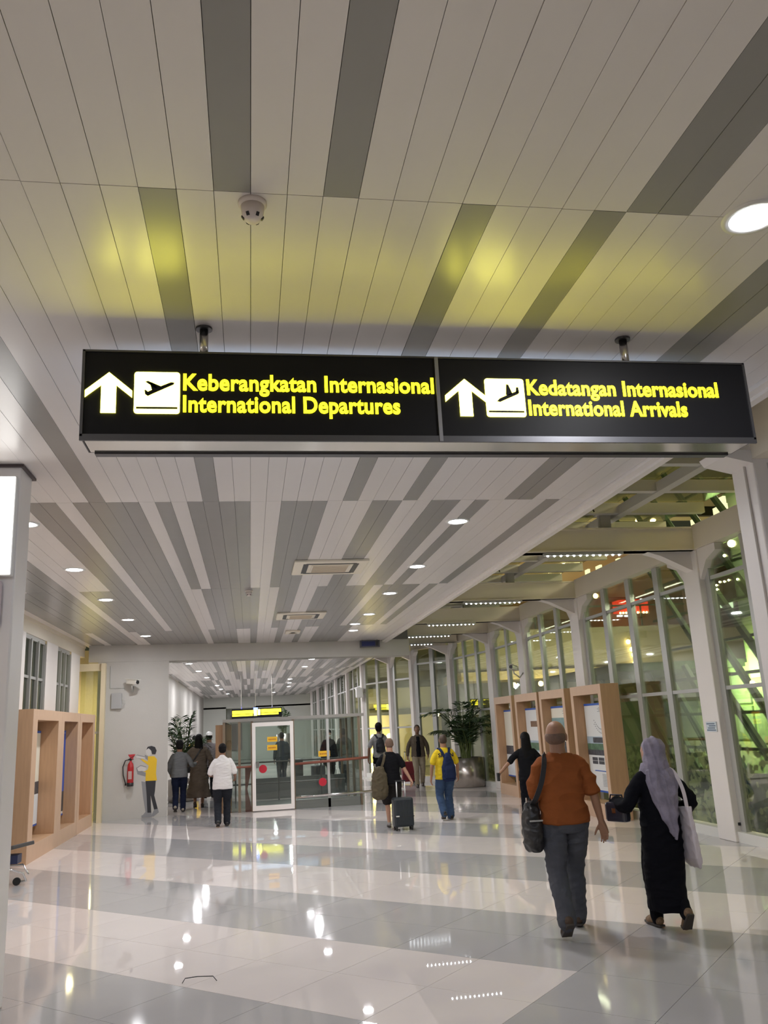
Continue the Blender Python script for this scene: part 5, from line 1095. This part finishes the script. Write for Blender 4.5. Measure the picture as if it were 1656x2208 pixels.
def suitcase(name, x, y, yaw, w_, d_, h_, m, label, handle_to=None, hx=0.0, hw=0.15, ribs=True):
    t = empty(name, (x, y, 0), yaw); tag(t, label, 'suitcase')
    sh = MB().box(-w_ / 2, w_ / 2, -d_ / 2, d_ / 2, 0.06, h_).build('shell', m, t, bevel=0.035, smooth=False)
    if ribs:
        for j in range(6): MB().box(-w_ / 2 + 0.06 + j * (w_ - 0.12) / 5 - 0.006, -w_ / 2 + 0.06 + j * (w_ - 0.12) / 5 + 0.006, -d_ / 2 - 0.006, -d_ / 2 + 0.002, 0.16, h_ - 0.05).build('rib', m, sh)
    MB().box(-w_ / 2 - 0.003, w_ / 2 + 0.003, -d_ / 2 - 0.004, d_ / 2 + 0.003, h_ * 0.42, h_ * 0.42 + 0.012).build('zip_line', BLACKP, t)
    for sx_ in (-1, 1):
        for sy_ in (-1, 1):
            MB().tube([(sx_ * (w_ / 2 - 0.04) - 0.012, sy_ * (d_ / 2 - 0.04), 0.03), (sx_ * (w_ / 2 - 0.04) + 0.012, sy_ * (d_ / 2 - 0.04), 0.03)], 0.03, 12).build('wheel', RUBBER, t); 
            MB().box(sx_ * (w_ / 2 - 0.04) - 0.02, sx_ * (w_ / 2 - 0.04) + 0.02, sy_ * (d_ / 2 - 0.04) - 0.02, sy_ * (d_ / 2 - 0.04) + 0.02, 0.04, 0.08).build('wheel_fork', BLACKP, t)
    if handle_to:
        for sx_ in (-1, 1): MB().tube([(hx + sx_ * hw / 2, d_ / 2 - 0.04, h_ - 0.02), (hx + sx_ * hw / 2, d_ / 2 - 0.04, handle_to)], 0.011, 8).build('handle_tube', mat('bright_silver_tube', (0.92, 0.92, 0.92), 0.35), t, smooth=True)
        MB().bar((hx - hw / 2 - 0.02, d_ / 2 - 0.04, handle_to), (hx + hw / 2 + 0.02, d_ / 2 - 0.04, handle_to), 0.03, 0.022).build('handle_grip', BLACKP, t, bevel=0.005)
    return t
a = at_z(873, 1791); sc = suitcase('suitcase', a.x, a.y + 0.12, 0.03, 0.36, 0.25, 0.55, mat('black_ribbed_shell', (0.022, 0.028, 0.034), 0.35, noise_amt=0.1), 'black ribbed cabin suitcase with a raised chrome handle', handle_to=0.83)
MB().box(-0.15, -0.09, -0.140, -0.132, 0.235, 0.255).build('luggage_tag', WHITEP, sc)

# --- yellow jersey man
YJ = cloth('yellow_jersey', (0.72, 0.52, 0.03)); BLUEJ = cloth('blue_denim', (0.05, 0.085, 0.16), 0.2, 0.3, 90)
m3 = person(966, 1768, 1584, 'man in a yellow lettered jersey and blue jeans with a navy backpack', yaw=0.05, feet=((-0.10, -0.1, 0.5), (0.10, 0.1, 0.0)), skin=SKIN_M, hair='cropped', hair_m=HAIRBR, build=1.14,
            arms={-1: ((-0.35, -0.10, -0.92), (-0.12, 0.05, -0.95), {}), 1: ((0.34, 0.05, -0.92), (0.10, 0.35, -0.9), {})},
            top=dict(m=YJ, sleeve=0.75, hem=0.84, loose=0.028, name='jersey'), bottom=dict(kind='trousers', m=BLUEJ, loose=0.02, cuff=0.078), shoes=dict(m=BLACKP), voxel=0.009)
tx = text_mesh('lettering', 'SPAIN', 0.11, cloth('print_black', (0.03, 0.03, 0.05)), m3['t'], (-0.17, -0.150, m3['Z'](1.30)), width=0.34, bold=0.003)
def backpack(info, label, m, c=(0, -0.20, 1.18), w_=0.27, h_=0.42, d_=0.15, strap_x=0.09, loc_name='backpack', taper=0.75):
    P = to_world(info, c); t = empty(loc_name, P, info['yaw']); tag(t, label, 'backpack')
    b = MB(); loft(b, [(0, 0, -h_ / 2, w_ * 0.40, d_ * 0.4), (0, 0, -h_ * 0.42, w_ * 0.5, d_ * 0.5), (0, 0, 0, w_ * 0.5, d_ * 0.5), (0, 0.01, h_ * 0.35, w_ * 0.5 * taper, d_ * 0.42), (0, 0.02, h_ * 0.5, w_ * 0.25 * taper, d_ * 0.2)], 24, 3.2)
    finish_mesh('bag_body', b, 0.009, m, t, 3, disp=0.006, dscale=12)
    b = MB(); loft(b, [(0, -d_ * 0.45, -h_ * 0.40, w_ * 0.33, 0.03), (0, -d_ * 0.47, -h_ * 0.1, w_ * 0.35, 0.035), (0, -d_ * 0.40, h_ * 0.05, w_ * 0.28, 0.02)], 16, 3); finish_mesh('front_pocket', b, 0.009, m, t, 2)
    inv = (Matrix.Translation(P) @ Matrix.Rotation(info['yaw'], 4, 'Z')).inverted(); zt = c[2] + h_ * 0.42; Zs = info['Z'](1.47)
    for s_ in (-1, 1):
        b = MB(); strap(b, [inv @ p for p in wpts(info, [(s_ * 0.03, c[1] + 0.03, zt - 0.03), (s_ * strap_x * 0.9, -0.135, Zs - 0.06), (s_ * strap_x * 1.25, -0.02, Zs + 0.005), (s_ * strap_x * 1.35, 0.10, Zs - 0.08), (s_ * 0.13, 0.14, Zs - 0.25)])], 0.05, 0.012, Vector((0, -1, 0.4))); b.build('shoulder_strap', m, t)
    return t
backpack(m3, 'narrow navy backpack over the yellow jersey', cloth('navy_nylon', (0.018, 0.028, 0.075), 0.2), c=(0.03, -0.205, 1.09), w_=0.26, h_=0.52, taper=0.55)

# --- backpack man further away
GREYT = cloth('light_grey_tee', (0.36, 0.35, 0.35))
m4 = person(820, 1700, 1560, 'man in light grey shirt with a black backpack walking ahead of the suitcase man', yaw=0.0, root=(3.62, 24.4, 0), skin=SKIN_D, hair='thick', arms={-1: ((-0.35, -0.1, -0.9), (-0.1, 0.1, -0.9), {}), 1: ((0.3, 0.1, -0.9), (0.1, 0.3, -0.9), {})},
            top=dict(m=GREYT, sleeve=0.8, hem=0.88), bottom=dict(kind='trousers', m=MATS['black_trouser']), shoes=dict(m=BLACKP), voxel=0.011)
backpack(m4, 'black backpack with crossed straps on the far man in grey', mat('black_pack', (0.012, 0.013, 0.02), 0.6), c=(0, -0.19, 1.20), w_=0.24, h_=0.40)

# --- man facing the camera with red suitcase
m5 = person(906, 1697, 1564, 'man in an open brown jacket walking towards the camera beside a red suitcase', yaw=PI - 0.1, feet=((-0.09, -0.12, 0.3), (0.09, 0.15, 0.0)), skin=SKIN_D, hair='short', hair_m=HAIRBR, build=1.08,
            arms={-1: ((-0.34, -0.05, -0.92), (0.0, 0.5, -0.8), {}), 1: ((0.38, -0.05, -0.92), (0.12, 0.1, -0.95), {'curl': 1.0})},
            top=dict(m=cloth('brown_jacket', (0.12, 0.095, 0.07)), name='jacket', sleeve=1.9, hem=0.86, loose=0.03), bottom=dict(kind='trousers', m=cloth('khaki_cotton', (0.30, 0.25, 0.18))), shoes=dict(m=mat('dark_leather', (0.05, 0.035, 0.03), 0.5)), voxel=0.010)
b = MB(); loft(b, [(0, 0.10, m5['Z'](0.86), 0.085, 0.075), (0, 0.105, m5['Z'](1.1), 0.08, 0.06), (0, 0.10, m5['Z'](1.3), 0.08, 0.06), (0, 0.06, m5['Z'](1.44), 0.05, 0.04)]); finish_mesh('dark_shirt', b, 0.01, MATS['black_jersey'], m5['t'], 2)
a = at_z(884, 1690); suitcase('suitcase', a.x, a.y + 0.15, 0.0, 0.42, 0.28, 0.66, mat('dark_red_shell', (0.17, 0.012, 0.02), 0.4, noise_amt=0.1), 'dark red suitcase beside the man in the brown jacket', handle_to=0.95)

# --- man in white shirt
WSH = cloth('white_cotton', (0.72, 0.69, 0.68)); BTR = cloth('dark_trouser', (0.022, 0.024, 0.030))
m6 = person(480, 1783, 1605, 'man in a white short sleeved shirt and dark trousers seen from behind', yaw=0.05, feet=((-0.10, -0.10, 0.3), (0.10, 0.14, 0.0)), skin=SKIN_D, hair='short', head_tilt=-0.15, build=1.18,
            arms={-1: ((-0.30, 0.02, -0.95), (0.4, 0.75, -0.2), {}), 1: ((0.26, 0.02, -0.95), (0.05, 0.75, -0.35), {})},
            top=dict(m=WSH, sleeve=0.85, hem=0.80, loose=0.022, collar=True, cuff=1.0), bottom=dict(kind='trousers', m=BTR, loose=0.016, cuff=0.072), shoes=dict(m=BLACKP), voxel=0.009)
# --- man in grey
m7 = person(386, 1752, 1598, 'man in a grey long sleeved top and dark blue jeans beside the stub wall', yaw=0.05, feet=((-0.09, -0.12, 0.4), (0.09, 0.2, 0.0)), skin=SKIN_D, hair='thick', build=1.12,
            arms={-1: ((-0.25, 0.0, -0.95), (0.1, 0.6, -0.6), {}), 1: ((0.45, 0.1, -0.85), (0.3, 0.7, 0.1), {})},
            top=dict(m=cloth('mid_grey_knit', (0.17, 0.175, 0.18)), sleeve=1.85, hem=0.86, loose=0.025, name='sweater'), bottom=dict(kind='trousers', m=cloth('navy_denim', (0.015, 0.02, 0.045))), shoes=dict(m=mat('pale_trainer', (0.42, 0.38, 0.30), 0.7)), voxel=0.0095)
# --- woman in long brown dress
w3 = person(428, 1742, 1585, 'woman in a long taupe dress with long black hair walking away', yaw=0.0, feet=((-0.08, -0.1, 0.3), (0.09, 0.12, 0.0)), skin=SKIN_M, hair='long', build=1.08,
            arms={-1: ((-0.55, 0.0, -0.85), (0.35, 0.55, -0.5), {}), 1: ((0.40, 0.0, -0.9), (0.1, 0.6, -0.6), {})},
            top=dict(kind='dress', m=cloth('taupe_crepe', (0.135, 0.105, 0.082)), name='dress', hem=0.26, flare=0.30, sleeve=1.7, loose=0.035, cuff=1.1, disp=0.014, dd=0.8, ds=6), shoes=dict(m=mat('brown_sandal', (0.06, 0.035, 0.025), 0.6), high=False, name='sandal'), voxel=0.0095)
b = MB(); strap(b, wpts(w3, [(0.10, 0.02, 1.50), (0.05, -0.15, 1.40), (-0.08, -0.175, 1.2), (-0.20, -0.12, 1.05), (-0.22, 0.05, 0.98)]), 0.03, 0.006, Vector((0, -1, 0))); o = b.build('strap', BLACKP)
cb = empty('crossbody_bag', to_world(w3, (-0.24, 0.12, 0.92)), 0); tag(cb, 'small dark crossbody bag at the left of the woman in the taupe dress', 'bag'); MB().box(-0.05, 0.05, -0.1, 0.1, -0.08, 0.08).build('bag_body', BLACKP, cb, bevel=0.02)
o.parent = cb; o.matrix_parent_inverse = Matrix.Translation(cb.location).inverted()
# --- far people
m8 = person(450, 1735, 1575, 'person in a grey jacket and white cap behind the woman in taupe', root=(-1.20, 26.0, 0), height=1.85, skin=SKIN_M, hair='short', hair_m=HAIRB, build=1.1,
            top=dict(m=cloth('grey_mottled_jacket', (0.20, 0.18, 0.18), na=0.4), sleeve=1.85, hem=0.84, loose=0.03, name='jacket'), bottom=dict(kind='trousers', m=MATS['dark_trouser']), shoes=dict(m=BLACKP), voxel=0.012)
cp = MB(); HM = m8['HM']; c2 = MB(); c2.ball((0, -0.008, 0.065), (0.092, 0.108, 0.075), 18, 10); c2.ball((0.02, -0.11, 0.045), (0.07, 0.06, 0.014), 12, 6); cp.add([HM @ Vector(v) for v in c2.v], c2.f); finish_mesh('cap', cp, 0.011, WHITEP, m8['t'], 2)
m9 = person(410, 1735, 1597, 'small far person in a yellow top between the palm and the woman in taupe', root=(-2.25, 36.0, 0), height=1.74, skin=SKIN_D, hair='short', build=1.05,
            top=dict(m=cloth('yellow_top', (0.60, 0.40, 0.03)), sleeve=0.8, hem=0.84, loose=0.03), bottom=dict(kind='trousers', m=MATS['dark_trouser']), shoes=dict(m=BLACKP), voxel=0.014)
# people beyond the glass enclosure
DKB = cloth('dark_blue_grey', (0.03, 0.04, 0.05))
m10 = person(0, 0, 0, 'dark dressed person seen through the white framed door beside a bag trolley', root=(1.05, 29.5, 0), height=1.72, yaw=0.1, skin=SKIN_D, hair='short', build=1.1,
             top=dict(m=DKB, sleeve=1.85, hem=0.84, loose=0.03, name='jacket'), bottom=dict(kind='trousers', m=DKB), shoes=dict(m=BLACKP), voxel=0.013)
suitcase('suitcase', 1.55, 29.4, 0.1, 0.36, 0.26, 0.85, BLACKP, 'tall dark suitcase behind the white framed door', ribs=False)
m11 = person(0, 0, 0, 'person in black with a white face mask seen through the glass enclosure', root=(2.55, 28.5, 0), height=1.72, yaw=PI + 0.3, skin=SKIN_L, hair='thick', build=1.02,
             top=dict(m=cloth('black_blue_coat', (0.012, 0.014, 0.022)), sleeve=1.9, hem=0.62, loose=0.04, name='coat'), bottom=dict(kind='trousers', m=MATS['black_trouser']), shoes=dict(m=BLACKP), voxel=0.013)
c = MB(); c2 = MB(); c2.ball((0, 0.072, -0.045), (0.05, 0.038, 0.042), 12, 8); c.add([m11['HM'] @ Vector(v) for v in c2.v], c2.f); c.build('face_mask', WHITEP, m11['t'], smooth=True)
suitcase('suitcase', 2.15, 28.2, 0.0, 0.44, 0.28, 0.66, mat('dark_case', (0.03, 0.03, 0.035), 0.4), 'dark suitcase left of the masked person behind the glass', ribs=False)
m12 = person(0, 0, 0, 'dim grey figure behind the right end of the glass enclosure', root=(3.15, 29.5, 0), height=1.74, yaw=0.2, skin=SKIN_D, hair='short', build=1.12,
             top=dict(m=cloth('dim_grey', (0.07, 0.075, 0.07)), sleeve=1.85, hem=0.84, loose=0.03, name='jacket'), bottom=dict(kind='trousers', m=DKB), shoes=dict(m=BLACKP), voxel=0.013)
